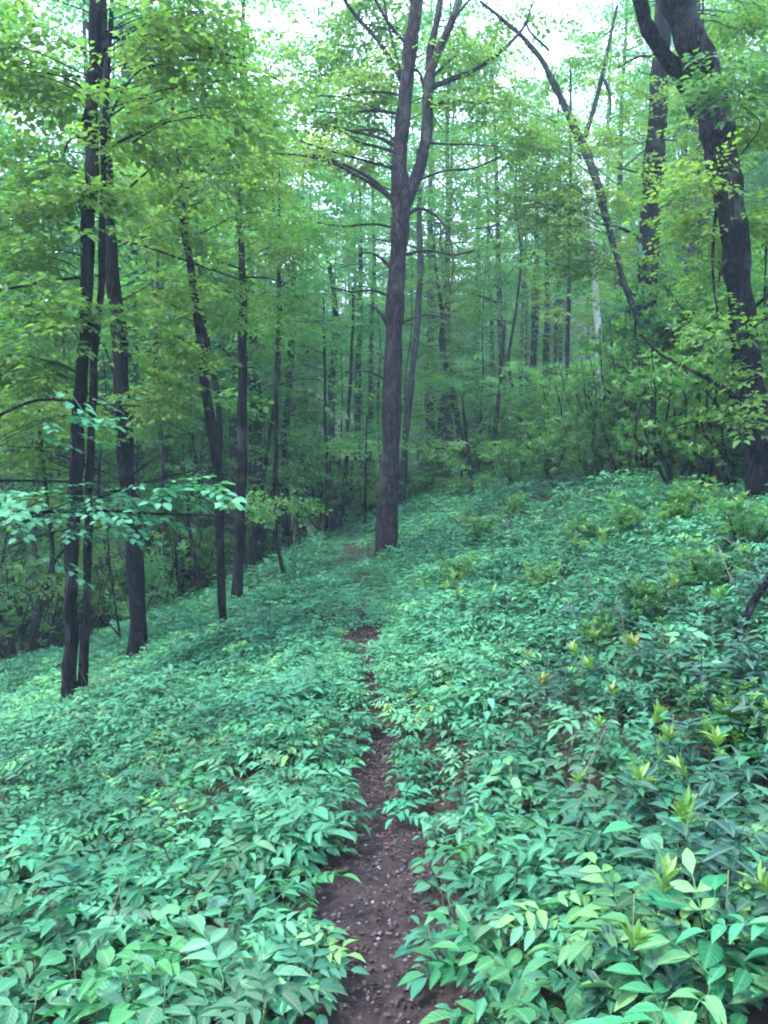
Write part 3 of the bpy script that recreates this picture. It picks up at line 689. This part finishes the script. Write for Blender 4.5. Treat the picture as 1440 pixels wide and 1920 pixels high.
scatter_trees(26, ['slender'], 18, 32, (5, 10), 'slender dark stem', 'slender_tree', .9, (780, 1500))
scatter_trees(14, ['tall'], 17, 26, (15, 20), 'broad tall leafy tree', 'broad_tree', 1.6, (-110, 500))
scatter_trees(9, ['tall'], 17, 27, (14, 19), 'broad tall leafy tree', 'broad_tree', 1.6, (800, 1500))
scatter_trees(19, ['tall', 'tall', 'pole'], 24, 42, (15, 22), 'airy tall tree', 'airy_tree', 1.6, (-130, 520))
scatter_trees(24, ['sapling'], 14.5, 28, (2.5, 6.5), 'thin understorey sapling', 'sapling', 1.2)

# the wood goes on outside the frame and shades the edges
for k, (x, y, H) in enumerate([(-9, 9, 13), (-11, 16, 16), (-16, 24, 17), (14, 22, 14)]):
    place_tree('tall' if k % 2 else 'mid', x, y, H, 'leafy tree just outside the picture '+('on the left' if x < 0 else 'on the right'), 'trees outside the picture', 'leafy_tree', gb)
# ------------------------------------------------------------------ laurel shrubs and brush
laurel_t = ovate(1, .36, 3, .1, .2, .5)
def rosette_tpl(g, n=9, L=.1, tilt=(.1, .7), tpl=laurel_t):
    parts = []
    for i in range(n):
        a = i*2.4+g.normal(0, .2); e = g.uniform(*tilt)
        d = np.array([math.cos(a), math.sin(a), e]); up = np.array([-math.cos(a)*e, -math.sin(a)*e, 1.])
        parts.append((*place(tpl, d, up, (0, 0, g.uniform(-.03, .02)), L*g.uniform(.7, 1.2)), g.uniform(-.2, .2)))
    return merge_tpl(parts)
gr = np.random.default_rng(8)
ROS = [rosette_tpl(gr) for _ in range(4)]
SHOOT = [rosette_tpl(gr, 11, .085, (.5, 2.2), ovate(1, .26, 3, .05, .2, .5)) for _ in range(3)]

def shrub_meshes(g, H, Wd, nst, nros, crook=.25, ros=.35, leafy_low=.35, leaf='shrub_leaf', shoot=.35, sc=(.8, 1.5)):
    ms = MB(); mc = MB(); pts = []
    for k in range(nst):
        az = k*2.4+g.normal(0, .5); rr = Wd*g.uniform(.3, 1)
        P = [(g.normal(0, .06), g.normal(0, .06), -.1)]
        for t in (.25, .5, .75, 1):
            P.append((math.cos(az)*rr*t**1.2+g.normal(0, crook*.3*H*.3), math.sin(az)*rr*t**1.2+g.normal(0, crook*.3*H*.3), H*t*g.uniform(.8, 1.1)))
        Q, r2 = smooth_path(P, np.linspace(.026, .006, 5)*max(.6, H/1.6), n=4); tube(ms, Q, r2, 5, rough=.06, seed=k)
        for q in range(3):
            i = int(g.uniform(.35, .9)*(len(Q)-1)); e = Q[i]+np.array([g.normal(0, .25)*Wd, g.normal(0, .25)*Wd, g.uniform(.05, .35)*H*.6])
            q2, r3 = smooth_path(bough(g, Q[i], e, .05), np.linspace(.011, .004, 4), n=3); tube(ms, q2, r3, 4)
            pts += list(q2[3:])
        pts += list(Q[int(leafy_low*len(Q)):])
    pts = np.array(pts)
    sel = pts[g.integers(0, len(pts), nros)]+g.normal(0, .12, (nros, 3))*np.array([1.4, 1.4, .8])
    for k in range(nros):
        up = g.normal(0, .3, 3)+np.array([0, 0, 1.]); 
        Fr = frames(np.cross(up, g.normal(0, 1, 3))[None], up[None])
        bake(mc, ROS[k % 4], Fr, sel[k:k+1], g.uniform(*sc), g.uniform(.15, .8))
        if g.random() < shoot:
            bake(mc, SHOOT[k % 3], Fr, sel[k:k+1]+np.array([[0, 0, .03]]), g.uniform(*sc), g.uniform(.2, .9), mat=1)
    return ms.mesh('stems', ['bark_dark']), mc.mesh('foliage', [leaf, 'shoot_leaf'])
gs = np.random.default_rng(31)
LAUREL = [shrub_meshes(gs, 2.6, 1.2, 8, 300, crook=.6, leafy_low=.3) for _ in range(3)]
LOW = [shrub_meshes(gs, 1.1, .8, 6, 150, leafy_low=.2, shoot=.2) for _ in range(3)]
BRUSH = [shrub_meshes(gs, 1.7, .9, 11, 60, crook=.5, leafy_low=.3, shoot=.1) for _ in range(3)]
SHRUBS = []
def place_shrub(meshes, px, Y, s, label, group, name, sz=None, g=gs):
    x = (px-720)/F*Y; z = float(height(x, Y))
    me = meshes[int(g.integers(len(meshes)))]
    root = link(name, None, label=label, cat='shrub', group=group, loc=(x, Y, z))
    root.rotation_euler = (0, 0, g.uniform(0, 6.28)); root.scale = (s, s, sz or s)
    link('stem', me[0], root); link('foliage', me[1], root)
    SHRUBS.append((root, px))
for px, Y, s in [(1120, 14.5, .75), (1190, 13, .9), (1240, 12.4, .95), (1300, 12, 1.0), (1350, 11.2, .95), (1400, 12.4, 1.1), (1445, 10.8, 1.0), (1490, 11.6, 1.1), (1080, 16.5, .75), (1160, 16, .95), (1260, 14.5, 1.1), (1340, 14.2, 1.2), (1420, 14.6, 1.2), (1265, 10.3, .6), (1330, 9.4, .55), (1385, 9.0, .62), (1450, 8.6, .62), (1480, 9.8, .75), (1210, 11.2, .6), (1140, 12.4, .55), (1010, 18.5, .75), (1200, 18, 1.1), (1320, 17.5, 1.2), (1060, 19.5, .8)]:
    place_shrub(LAUREL, px, Y, s*1.08, 'crooked-stemmed laurel shrub in the thicket on the right slope', 'laurel thicket on the right slope', 'laurel_shrub')
for px, Y, s in [(960, 19.5, .9), (900, 21, .9), (830, 21.5, .8), (985, 22, 1.1), (1120, 22, 1.2), (870, 23.5, 1), (780, 22.5, .9), (1050, 23.5, 1.2), (930, 25.5, 1.2), (1180, 24, 1.3), (820, 26.5, 1.1), (750, 27, 1)]:
    place_shrub(LOW, px, Y, s*1.2, 'low rounded shrub under the trees right of the centre tree', 'low shrubs right of the centre tree', 'low_shrub')
for px, Y, s in [(960, 15.5, .7), (1030, 14.5, .7), (1100, 13.6, .75), (1165, 12.6, .7), (1230, 11.8, .7), (1295, 11, .75), (1350, 10.3, .7), (1060, 15.8, .9), (1190, 14, .9), (1410, 9.6, .7)]:
    place_shrub(LOW, px, Y, s*1.15, 'leafy bush along the crest of the right slope', 'leafy bushes along the crest', 'crest_bush')
for px, py, s in [(860, 1075, .34), (1085, 1005, .36), (1180, 985, .4), (960, 960, .4), (1280, 960, .45), (1010, 1080, .28), (1330, 1090, .36), (1220, 1120, .3), (1400, 1010, .42), (1120, 1180, .26), (1390, 1330, .26), (900, 1000, .34)]:
    place_shrub(LOW, px, ground_depth(px, py, .2), s, 'small yellow-green bush on the open right slope', 'small bushes on the right slope', 'small_bush')
for k in range(44):
    px = gs.uniform(-60, 400); Y = float(np.interp(px, [-60, 0, 250, 420], [11, 11.2, 12.2, 13.5]))+gs.uniform(0, 6)
    place_shrub(BRUSH, px, Y, gs.uniform(.8, 1.2), 'twiggy dark brush '+('left of the twin-stemmed tree' if px < 140 else 'between the left trunks' if px < 255 else 'right of the left trunks'), 'twiggy brush at left', 'brush_shrub')
for k in range(22):
    px = gs.uniform(400, 740); Y = gs.uniform(17.5, 27)
    place_shrub(LOW if k % 2 else BRUSH, px, Y, gs.uniform(.8, 1.2), 'low shrub '+('near the bluish-grey trunk' if px < 520 else 'between kinked sapling and thin saplings' if px < 630 else 'just left of the centre tree'), 'low shrubs left of the centre tree', 'low_shrub')

number_from_left(SHRUBS)
# ------------------------------------------------------------------ undergrowth
leaf_hi = ovate(1, .41, 5, .2, .24, .42, .012)
leaf_md = ovate(1, .41, 3, .2, .26, .42)
leaf_lo = ovate(1, .5, 2, .15, .3)
def compound(g, tpl, n=3, L=.2, leaflet=.09, droop=.25):
    """a pinnate leaf: rachis along +x with n pairs and an end leaflet"""
    parts = []; prev = np.zeros(3)
    pts = [np.array([L*t, 0, L*(.28*t-droop*1.6*t*t)]) for t in np.linspace(0, 1, n+2)]
    for a, b in zip(pts[:-1], pts[1:]): parts.append((*thin(a, b, .0022), 0))
    for i in range(n):
        p = pts[i+1]; s = .75+.35*math.sin(math.pi*(i+.6)/n)
        for side in (1, -1):
            a = R(g.uniform(48, 66))*side
            d = np.array([math.cos(a), math.sin(a), g.normal(-.12, .12)]); up = unit([g.normal(0, .2), g.normal(0, .2), 1])
            parts.append((*place(tpl, d, up, p, leaflet*s*g.uniform(.85, 1.1)), g.uniform(-.08, .08)))
    parts.append((*place(tpl, (1, 0, -.35), (g.normal(0, .1), g.normal(0, .1), 1), pts[-1], leaflet*1.15), 0.05))
    return merge_tpl(parts)
def simple(g, tpl, petiole=.05, L=.11):
    parts = [(*thin((0, 0, 0), (petiole, 0, .012), .0018), 0), (*place(tpl, (1, 0, -.1), (0, g.normal(0, .1), 1), (petiole, 0, .012), L), 0)]
    return merge_tpl(parts)
def frond(g, tpl, n=12, L=.34, pin=.085):
    parts = []; pts = [np.array([L*t, 0, L*(.55*t-.75*t*t)]) for t in np.linspace(0, 1, n+1)]
    for a, b in zip(pts[::2], pts[2::2]): parts.append((*thin(a, b, .002), 0))
    for i in range(2, n+1):
        s = math.sin(math.pi*(i/(n+1.))**.75)**.8
        for side in (1, -1):
            a = R(72)*side; parts.append((*place(tpl, (math.cos(a), math.sin(a), -.12), (0, 0, 1), pts[i], max(.02, pin*s)), g.uniform(-.05, .05)))
    return merge_tpl(parts)

gh = np.random.default_rng(404)
narrow_md = ovate(1, .3, 3, .12, .2); narrow_lo = ovate(1, .34, 2, .1, .2)
broad_hi = ovate(1, .66, 5, .22, .2, .42, .015); broad_lo = ovate(1, .66, 2, .15, .25)
def kinds(hi, broad, narrow):
    return {
        'compound': [compound(gh, hi, 3, .2, .088) for _ in range(4)]+[compound(gh, hi, 2, .17, .10) for _ in range(3)],
        'simple': [simple(gh, hi, .05, .12) for _ in range(3)]+[simple(gh, broad, .06, .11) for _ in range(3)],
        'frond': [frond(gh, narrow) for _ in range(3)],
        'laurel': [simple(gh, ovate(1, .38, 4 if hi is leaf_hi else 2, .12, .2, .5), .02, .11) for _ in range(3)]}
LEAVES_HI = kinds(leaf_hi, broad_hi, narrow_md); LEAVES_MD = kinds(leaf_md, broad_hi, narrow_lo); LEAVES_LO = kinds(leaf_lo, broad_lo, narrow_lo)

def plant_layout(g, kind, nleaf=None):
    """list of (variant, position, direction, up, scale) for one plant of unit size plus stem top"""
    out = []
    if kind == 'compound':
        H = g.uniform(.16, .30); n = nleaf or int(g.integers(5, 8))
        for i in range(n):
            a = i*2.4+g.normal(0, .25); t = .45+.55*i/(n-1); e = g.uniform(-.05, .5)
            out.append((int(g.integers(7)), (0, 0, H*t), (math.cos(a), math.sin(a), e), (-math.cos(a)*e, -math.sin(a)*e, 1), g.uniform(.8, 1.15)))
    elif kind == 'simple':
        H = g.uniform(.18, .34); n = nleaf or int(g.integers(8, 13))
        for i in range(n):
            a = (i//2)*1.57+math.pi*(i % 2)+g.normal(0, .2); t = .35+.65*(i//2)/max(1, (n-1)//2); e = g.uniform(-.25, .45)
            out.append((int(g.integers(6)), (0, 0, H*t), (math.cos(a), math.sin(a), e), (-math.cos(a)*e, -math.sin(a)*e, 1), g.uniform(.7, 1.15)))
    elif kind == 'frond':
        H = .03; n = nleaf or int(g.integers(5, 8))
        for i in range(n):
            a = i*2.4+g.normal(0, .3); e = g.uniform(.35, .9)
            out.append((int(g.integers(3)), (0, 0, H), (math.cos(a), math.sin(a), e), (-math.cos(a)*e, -math.sin(a)*e, 1), g.uniform(.8, 1.2)))
    else:
        H = g.uniform(.25, .45); n = nleaf or int(g.integers(14, 20))
        for i in range(n):
            a = i*2.4+g.normal(0, .3); t = .4+.6*(i/(n-1)); e = g.uniform(-.1, .6)
            out.append((int(g.integers(3)), (g.normal(0, .03), g.normal(0, .03), H*t), (math.cos(a), math.sin(a), e), (-math.cos(a)*e, -math.sin(a)*e, 1), g.uniform(.8, 1.2)))
    return H, out

# positions: jittered, thinner with distance, never on the path
gu = np.random.default_rng(909)
def clear_of_path(x, y):
    d = np.abs(x-path_x(y))
    hw = np.interp(y, [0, 2.2, 3.2, 3.7, 4.2, 4.9, 5.3, 6.0, 6.6, 7.2, 9], [.17, .165, .155, .14, .08, .07, .04, .05, .17, .05, .01])
    return d > hw
def bare_spot(x, y):
    return ((x+.72)**2/.05+(y-3.7)**2/.03 < 1) | ((x+1.25)**2/.02+(y-3.3)**2/.015 < 1) | ((x+.18)**2/.05+(y-6.7)**2/.3 < 1)
def cand(n, y0, y1, margin=.25):
    y = np.sqrt(gu.uniform(y0*y0, y1*y1, n)); x = gu.uniform(-1, 1, n)*(y*.52+margin)
    ok = clear_of_path(x, y) & ~bare_spot(x, y) & (y < np.interp(x, EDGE_X, EDGE_Y)+.6)
    return x[ok], y[ok]

def kind_for(x, y, g):
    u = g.random()
    if x > .75 and y < 5.2 and u < .32: return 'laurel'
    if x > 1.2 and u < .14: return 'laurel'
    if x < -.4 and y > 3.2 and u < .08: return 'frond'
    return 'compound' if u < .68 else 'simple'

# nearest plants with minimum spacing become individuals
xs, ys_ = cand(5000, 1.55, 7.2)
order = np.argsort(ys_+gu.normal(0, .05, len(ys_)))
chosen = []
for i in order:
    x, y = xs[i], ys_[i]; sp = .128+.007*y
    if all((x-a)**2+(y-b)**2 > sp*sp for a, b in chosen):
        chosen.append((x, y))
    if len(chosen) >= 300: break
chosen = [(.10, 3.28), (.16, 3.42), (-.17, 4.15)]+chosen[:297]       # three that lean over the path
LEAFMESH = {}
def leaf_mesh(kind, v, mat):
    if (kind, v, mat) not in LEAFMESH:
        m = MB(); V, tri, quad, rib, ti = LEAVES_HI[kind][v]
        m.add(V, tri=tri, quad=quad, tint=np.clip(.5+ti, 0, 1), rib=rib); LEAFMESH[kind, v, mat] = m.mesh('leaf', [mat])
    return LEAFMESH[kind, v, mat]
STEMS = []
for _ in range(4):
    m = MB(); P = [(0, 0, -.05), (gh.normal(0, .006), gh.normal(0, .006), .5), (gh.normal(0, .003), gh.normal(0, .003), 1)]
    Q, r2 = smooth_path(P, [.004, .0032, .002], n=3); tube(m, Q, r2, 5); STEMS.append(m.mesh('stem', ['stalk']))
shoot_mb = []
for s in SHOOT:
    m = MB(); bake(m, s, np.eye(3)[None], np.zeros((1, 3)), 1., .5); shoot_mb.append(m.mesh('shoot', ['shoot_leaf']))

whorl_mesh = []
for q_ in ROS:
    m = MB(); bake(m, q_, np.eye(3)[None], np.zeros((1, 3)), 1., .5); whorl_mesh.append(m.mesh('leaf_whorl', ['laurel_leaf']))
NAME = {'compound': 'pinnate_seedling', 'simple': 'leafy_herb', 'frond': 'fern', 'laurel': 'laurel_seedling'}
WHAT = {'compound': 'green seedling with feathered leaves', 'simple': 'green herb with oval leaves in pairs', 'frond': 'fern with arching fronds', 'laurel': 'dark glossy laurel seedling'}
def where(x, y):
    side = 'left' if x < path_x(y) else 'right'
    near = 'in the foreground' if y < 3.3 else 'a few steps ahead'
    return f'{near}, {side} of the path'
GROWTH = lambda y: np.interp(y, [1.5, 2.2, 3.2, 5, 9, 20], [.92, .8, .64, .56, .7, 1.])
for k, (x, y) in enumerate(chosen):
    kind = kind_for(x, y, gu)
    if y < 2.3 and kind == 'laurel' and x < 1: kind = 'simple'
    H, lay = plant_layout(gu, kind)
    s = float(GROWTH(y))*gu.uniform(.85, 1.2); z = float(height(x, y))
    if abs(x-path_x(y)) < .45: s *= .8
    mat = 'laurel_leaf' if kind == 'laurel' else 'herb_leaf'
    v0 = gu.uniform(.62, 1.22); pcol = (v0*gu.uniform(.6, 1.7), v0*gu.uniform(.92, 1.08), v0*gu.uniform(.65, 1.15), 1)      # each plant has its own green
    tone = 'yellow-tinged ' if pcol[0]/v0 > 1.35 else 'darker ' if v0 < .8 else 'paler ' if v0 > 1.06 else ''
    lab, grp = tone+WHAT[kind]+' '+where(x, y), NAME[kind].replace('_', ' ')+'s '+where(x, y)
    if k < 135:
        root = link(NAME[kind], None, label=lab, cat='fern' if kind == 'frond' else 'plant', group=grp, loc=(x, y, z))
        root.rotation_euler = (gu.normal(0, .12), gu.normal(0, .12), gu.uniform(0, 6.28)); root.scale = (s, s, s)
        st = link('stem', STEMS[k % 4], root); st.scale = (1, 1, max(H, .03))
        for v, p, d, up, sc in lay:
            o = link('frond' if kind == 'frond' else 'leaf', leaf_mesh(kind, v, mat), root)
            Fr = frames(np.array([d]), np.array([up]))[0]*sc
            M = Matrix(((*Fr[0], p[0]), (*Fr[1], p[1]), (*Fr[2], p[2]), (0, 0, 0, 1)))
            o.matrix_local = M; o.color = pcol
        if kind == 'laurel' and k % 2:
            o = link('shoot', shoot_mb[k % 3], root); o.location = (0, 0, H); o.rotation_euler = (0, 0, gu.uniform(0, 6)); o.scale = (gu.uniform(.4, .7),)*3
    else:
        m = MB(); t0 = gu.uniform(.25, .75)
        Q, r2 = smooth_path([(0, 0, -.05), (.004, 0, H*.5), (0, 0, H)], [.004, .003, .002], n=2); tube(m, Q, r2, 4, mat=1)
        for v, p, d, up, sc in lay:
            bake(m, LEAVES_MD[kind][v], frames(np.array([d]), np.array([up])), np.array([p]), sc, np.clip(t0+gu.normal(0, .08), 0, 1))
        if kind == 'laurel' and k % 2: bake(m, SHOOT[k % 3], np.eye(3)[None], np.array([[0, 0, H]]), 1.2, .5, mat=2)
        root = link(NAME[kind], m.mesh(NAME[kind], [mat, 'stalk', 'shoot_leaf']), None, label=lab, cat='fern' if kind == 'frond' else 'plant', group=grp, loc=(x, y, z))
        root.rotation_euler = (gu.normal(0, .1), gu.normal(0, .1), gu.uniform(0, 6.28)); root.scale = (s, s, s); root.color = pcol

# the rest of the ground cover, uncountable
def plant_template(g, kind, leaves):
    H, lay = plant_layout(g, kind)
    parts = [(*thin((0, 0, -.05), (0, 0, H), .003), -.1)]
    for v, p, d, up, sc in lay:
        V, tri, quad, rib, ti = leaves[kind][v]
        Fr = frames(np.array([d]), np.array([up]))[0]
        parts.append((V@Fr.T*sc+np.array(p), tri, quad, rib, g.uniform(-.1, .1)))
    return merge_tpl(parts)
TPL = {}
for tag, lv in (('md', LEAVES_MD), ('lo', LEAVES_LO)):
    for kd, n in (('compound', 7), ('simple', 6), ('frond', 3), ('laurel', 3)):
        TPL[tag, kd] = [plant_template(gu, kd, lv) for _ in range(n)]
def lump(x, y):
    return .5+.28*np.sin(x*2.3+y*1.1)*np.sin(y*1.9-x*.8+2)+.22*np.sin(x*5.1-y*2.2)*np.sin(y*3.7+x*1.5)
def cover(x, y, tag, scale, mb_by_mat):
    n = len(x); z = height(x, y); scale = scale*(.62+.76*lump(x, y))*np.where((np.abs(x-path_x(y)) < .4) & (y > 4.4), .62, 1)
    patch = .5+.5*np.sin(x*1.3+y*.7+1)*np.sin(y*.9-x*.5)          # species patches
    for kd, mat in (('compound', 'herb'), ('simple', 'herb'), ('frond', 'herb'), ('laurel', 'laurel')):
        pk = np.array([kind_for(a, b, gu) for a, b in zip(x, y)]) if kd == 'compound' else pk
        m = np.nonzero(pk == kd)[0]
        tp = TPL[tag, kd]; wh = gu.integers(0, len(tp), len(m))
        for q in range(len(tp)):
            i = m[wh == q]
            if not len(i): continue
            az = gu.uniform(0, 6.28, len(i)); d = np.stack([np.cos(az), np.sin(az), gu.normal(0, .1, len(i))], 1)
            up = np.stack([gu.normal(0, .12, len(i)), gu.normal(-.05, .12, len(i)), np.ones(len(i))], 1)
            tint = np.clip((.3 if tag == 'md' else .42)+.34*patch[i]+gu.normal(0, .17, len(i)), .02, .93)
            odd = gu.random(len(i)) < .03; tint = np.where(odd, .99, tint)
            bake(mb_by_mat[mat], tp[q], frames(d, up), np.stack([x[i], y[i], z[i]], 1), scale[i], tint)
mbs = {'herb': MB(), 'laurel': MB()}
x, y = cand(5000, 1.6, 6.2)
far_ok = np.array([min((a-c)**2+(b-d)**2 for c, d in chosen) > .085**2 for a, b in zip(x, y)])
x, y = x[far_ok][:2600], y[far_ok][:2600]
cover(x, y, 'md', gu.uniform(.38, .72, len(x)), mbs)
x, y = cand(15000, 4.8, 11, .5); cover(x, y, 'lo', gu.uniform(.32, .66, len(x)), mbs)
x, y = cand(12500, 11, 26, 1.0); cover(x, y, 'lo', gu.uniform(.5, .95, len(x)), mbs)
link('ground_cover', mbs['herb'].mesh('ground_cover', ['herb_leaf']), kind='stuff', label='dense low green ground cover carpeting the slope', cat='ground cover')
link('laurel_ground_cover', mbs['laurel'].mesh('laurel_ground_cover', ['laurel_leaf']), kind='stuff', label='dark glossy low laurel growth on the right slope', cat='ground cover')

# yellow-green rosette shoots of small laurels standing out of the cover on the right
for k, (px, py) in enumerate([(1190, 1700), (1090, 1230), (1205, 1425), (1265, 1345), (870, 1090), (850, 1070), (1080, 995), (1120, 1020), (1290, 1545), (1365, 1650)]):
    Yd = ground_depth(px, py, .35); p = at(px, py, Yd)
    z = float(height(p[0], Yd))
    root = link('laurel_sprig', None, label='upright yellow-green laurel sprig standing out of the ground cover right of the path', cat='plant', group='yellow-green laurel sprigs', loc=(p[0], Yd, z))
    st = link('stem', STEMS[k % 4], root); st.scale = (.8, .8, .35)
    for q in range(4):
        o = link('leaf_whorl', whorl_mesh[q], root); o.location = (gu.normal(0, .05), gu.normal(0, .05), .3-.06*q); o.rotation_euler = (gu.normal(0, .2), gu.normal(0, .2), gu.uniform(0, 6)); o.scale = (gu.uniform(.55, .85),)*3
    for q in range(int(gu.integers(2, 5))):
        o = link('shoot', shoot_mb[q % 3], root); o.location = (gu.normal(0, .11), gu.normal(0, .11), .35-.05*q); o.rotation_euler = (gu.normal(0, .3), gu.normal(0, .3), gu.uniform(0, 6)); o.scale = (gu.uniform(.6, .85)*(1+.06*max(0, Yd-3)),)*3

# ------------------------------------------------------------------ litter, pebbles, sticks
gl = np.random.default_rng(55)
dead = ovate(1, .55, 3, -.18, .5, .45)
m = MB(); n = 13000
y = np.sqrt(gl.uniform(1.2**2, 8**2, n)); x = path_x(y)+gl.normal(0, 1, n)*np.where(gl.random(n) < .7, .22, .9)
az = gl.uniform(0, 6.28, n)
bake(m, dead, frames(np.stack([np.cos(az), np.sin(az), gl.normal(0, .2, n)], 1), np.stack([gl.normal(0, .3, n), gl.normal(0, .3, n), np.ones(n)], 1)), np.stack([x, y, height(x, y)+.018+gl.uniform(0, .012, n)], 1), gl.uniform(.009, .028, n), gl.beta(1.6, 2.6, n))
link('leaf_litter', m.mesh('leaf_litter', ['dead_leaf']), kind='stuff', label='brown dead leaves scattered over the path', cat='leaf litter')
ico = np.array([(1, 0, 0), (-1, 0, 0), (0, 1, 0), (0, -1, 0), (0, 0, .6), (0, 0, -.6)]); it = np.array([(0, 2, 4), (2, 1, 4), (1, 3, 4), (3, 0, 4), (2, 0, 5), (1, 2, 5), (3, 1, 5), (0, 3, 5)])
m = MB(); n = 260
y = gl.uniform(1.6, 3.2, n)**1; x = path_x(y)+gl.normal(0, .13, n); az = gl.uniform(0, 6.28, n)
bake(m, (ico, it, np.zeros((0, 4), int), np.zeros(6)), frames(np.stack([np.cos(az), np.sin(az), gl.normal(0, .2, n)], 1), np.stack([gl.normal(0, .2, n), gl.normal(0, .2, n), np.ones(n)], 1)), np.stack([x, y, height(x, y)+.016], 1), gl.uniform(.003, .011, n), gl.random(n)**1.5)
link('gravel', m.mesh('gravel', ['pebble']), kind='stuff', label='small grey pebbles on the near path', cat='gravel')

m = MB()
for k in range(170):
    y = float(gl.uniform(2.2, 10)); x = float(gl.uniform(-.5, .5)*y)
    if abs(x-path_x(y)) < .3: continue
    b = np.array([x, y, float(height(x, y))-.02]); L = gl.uniform(.2, .55); d = np.array([gl.normal(0, .5), gl.normal(0, .5), 1.])
    Q, r2 = smooth_path([b, b+unit(d)*L*.5, b+unit(d+gl.normal(0, .3, 3))*L], [.004, .003, .0015], n=3); tube(m, Q, r2, 4, tint=float(gl.uniform(.2, 1)))
link('dead_stems', m.mesh('dead_stems', ['dead_leaf']), kind='stuff', label='thin dry brown stems poking through the ground cover', cat='dead stems')

def stick(label, pts, Y, name='fallen_branch', bark='bark_dark', dY=0., twigs=()):
    P, r = stem_points(pts, Y, dY)
    root = link(name, None, label=label, cat='branch', loc=P[0])
    for k, (q, w) in enumerate([(P, r)]+[(stem_points(t, Y, dY)[0], stem_points(t, Y, dY)[1]) for t in twigs]):
        Q, r2 = smooth_path(q, w, n=5); mm = MB(); tube(mm, Q, r2, 8, rough=.06, seed=k)
        me = mm.mesh('limb', [bark]); me.transform(Matrix.Translation(-Vector(P[0]))); link('limb' if k == 0 else 'twig', me, root)
stick('dark dead stick slanting up out of the undergrowth at the right edge', [(1362, 1262, 13), (1376, 1215, 15), (1398, 1160, 15), (1425, 1110, 14), (1462, 1060, 12), (1510, 1010, 9)], ground_depth(1370, 1250, .15), dY=.3)
stick('thin dark curved twig lying low in the bottom left corner', [(-20, 1800, 6), (50, 1832, 8), (105, 1858, 9), (140, 1895, 9), (215, 1925, 7)], 2.35, twigs=[[(60, 1836, 5), (120, 1825, 4), (180, 1835, 2)]])

# ------------------------------------------------------------------ haze
m, t, o = new_mat('haze_air')
pv = t.nodes.new('ShaderNodeVolumePrincipled'); pv.inputs['Color'].default_value = (.62, .82, .95, 1); pv.inputs['Density'].default_value = .0019; pv.inputs['Anisotropy'].default_value = .2
t.links.new(pv.outputs[0], o.inputs['Volume'])
lo, hi = np.array([gx[0]-2, gy[0]-2, float(Z.min())-1]), np.array([gx[-1]+2, gy[-1]+2, max(float(Z.max())+2, 46.)])
c = np.array([(x, y, z) for z in (0, 1) for y in (0, 1) for x in (0, 1)]); V = lo+c*(hi-lo)
mbh = MB(); mbh.add(V, quad=[(0, 2, 3, 1), (4, 5, 7, 6), (0, 1, 5, 4), (2, 6, 7, 3), (0, 4, 6, 2), (1, 3, 7, 5)])
link('haze', mbh.mesh('haze', ['haze_air'], smooth=False), kind='stuff', label='faint bluish haze between the trees', cat='haze')
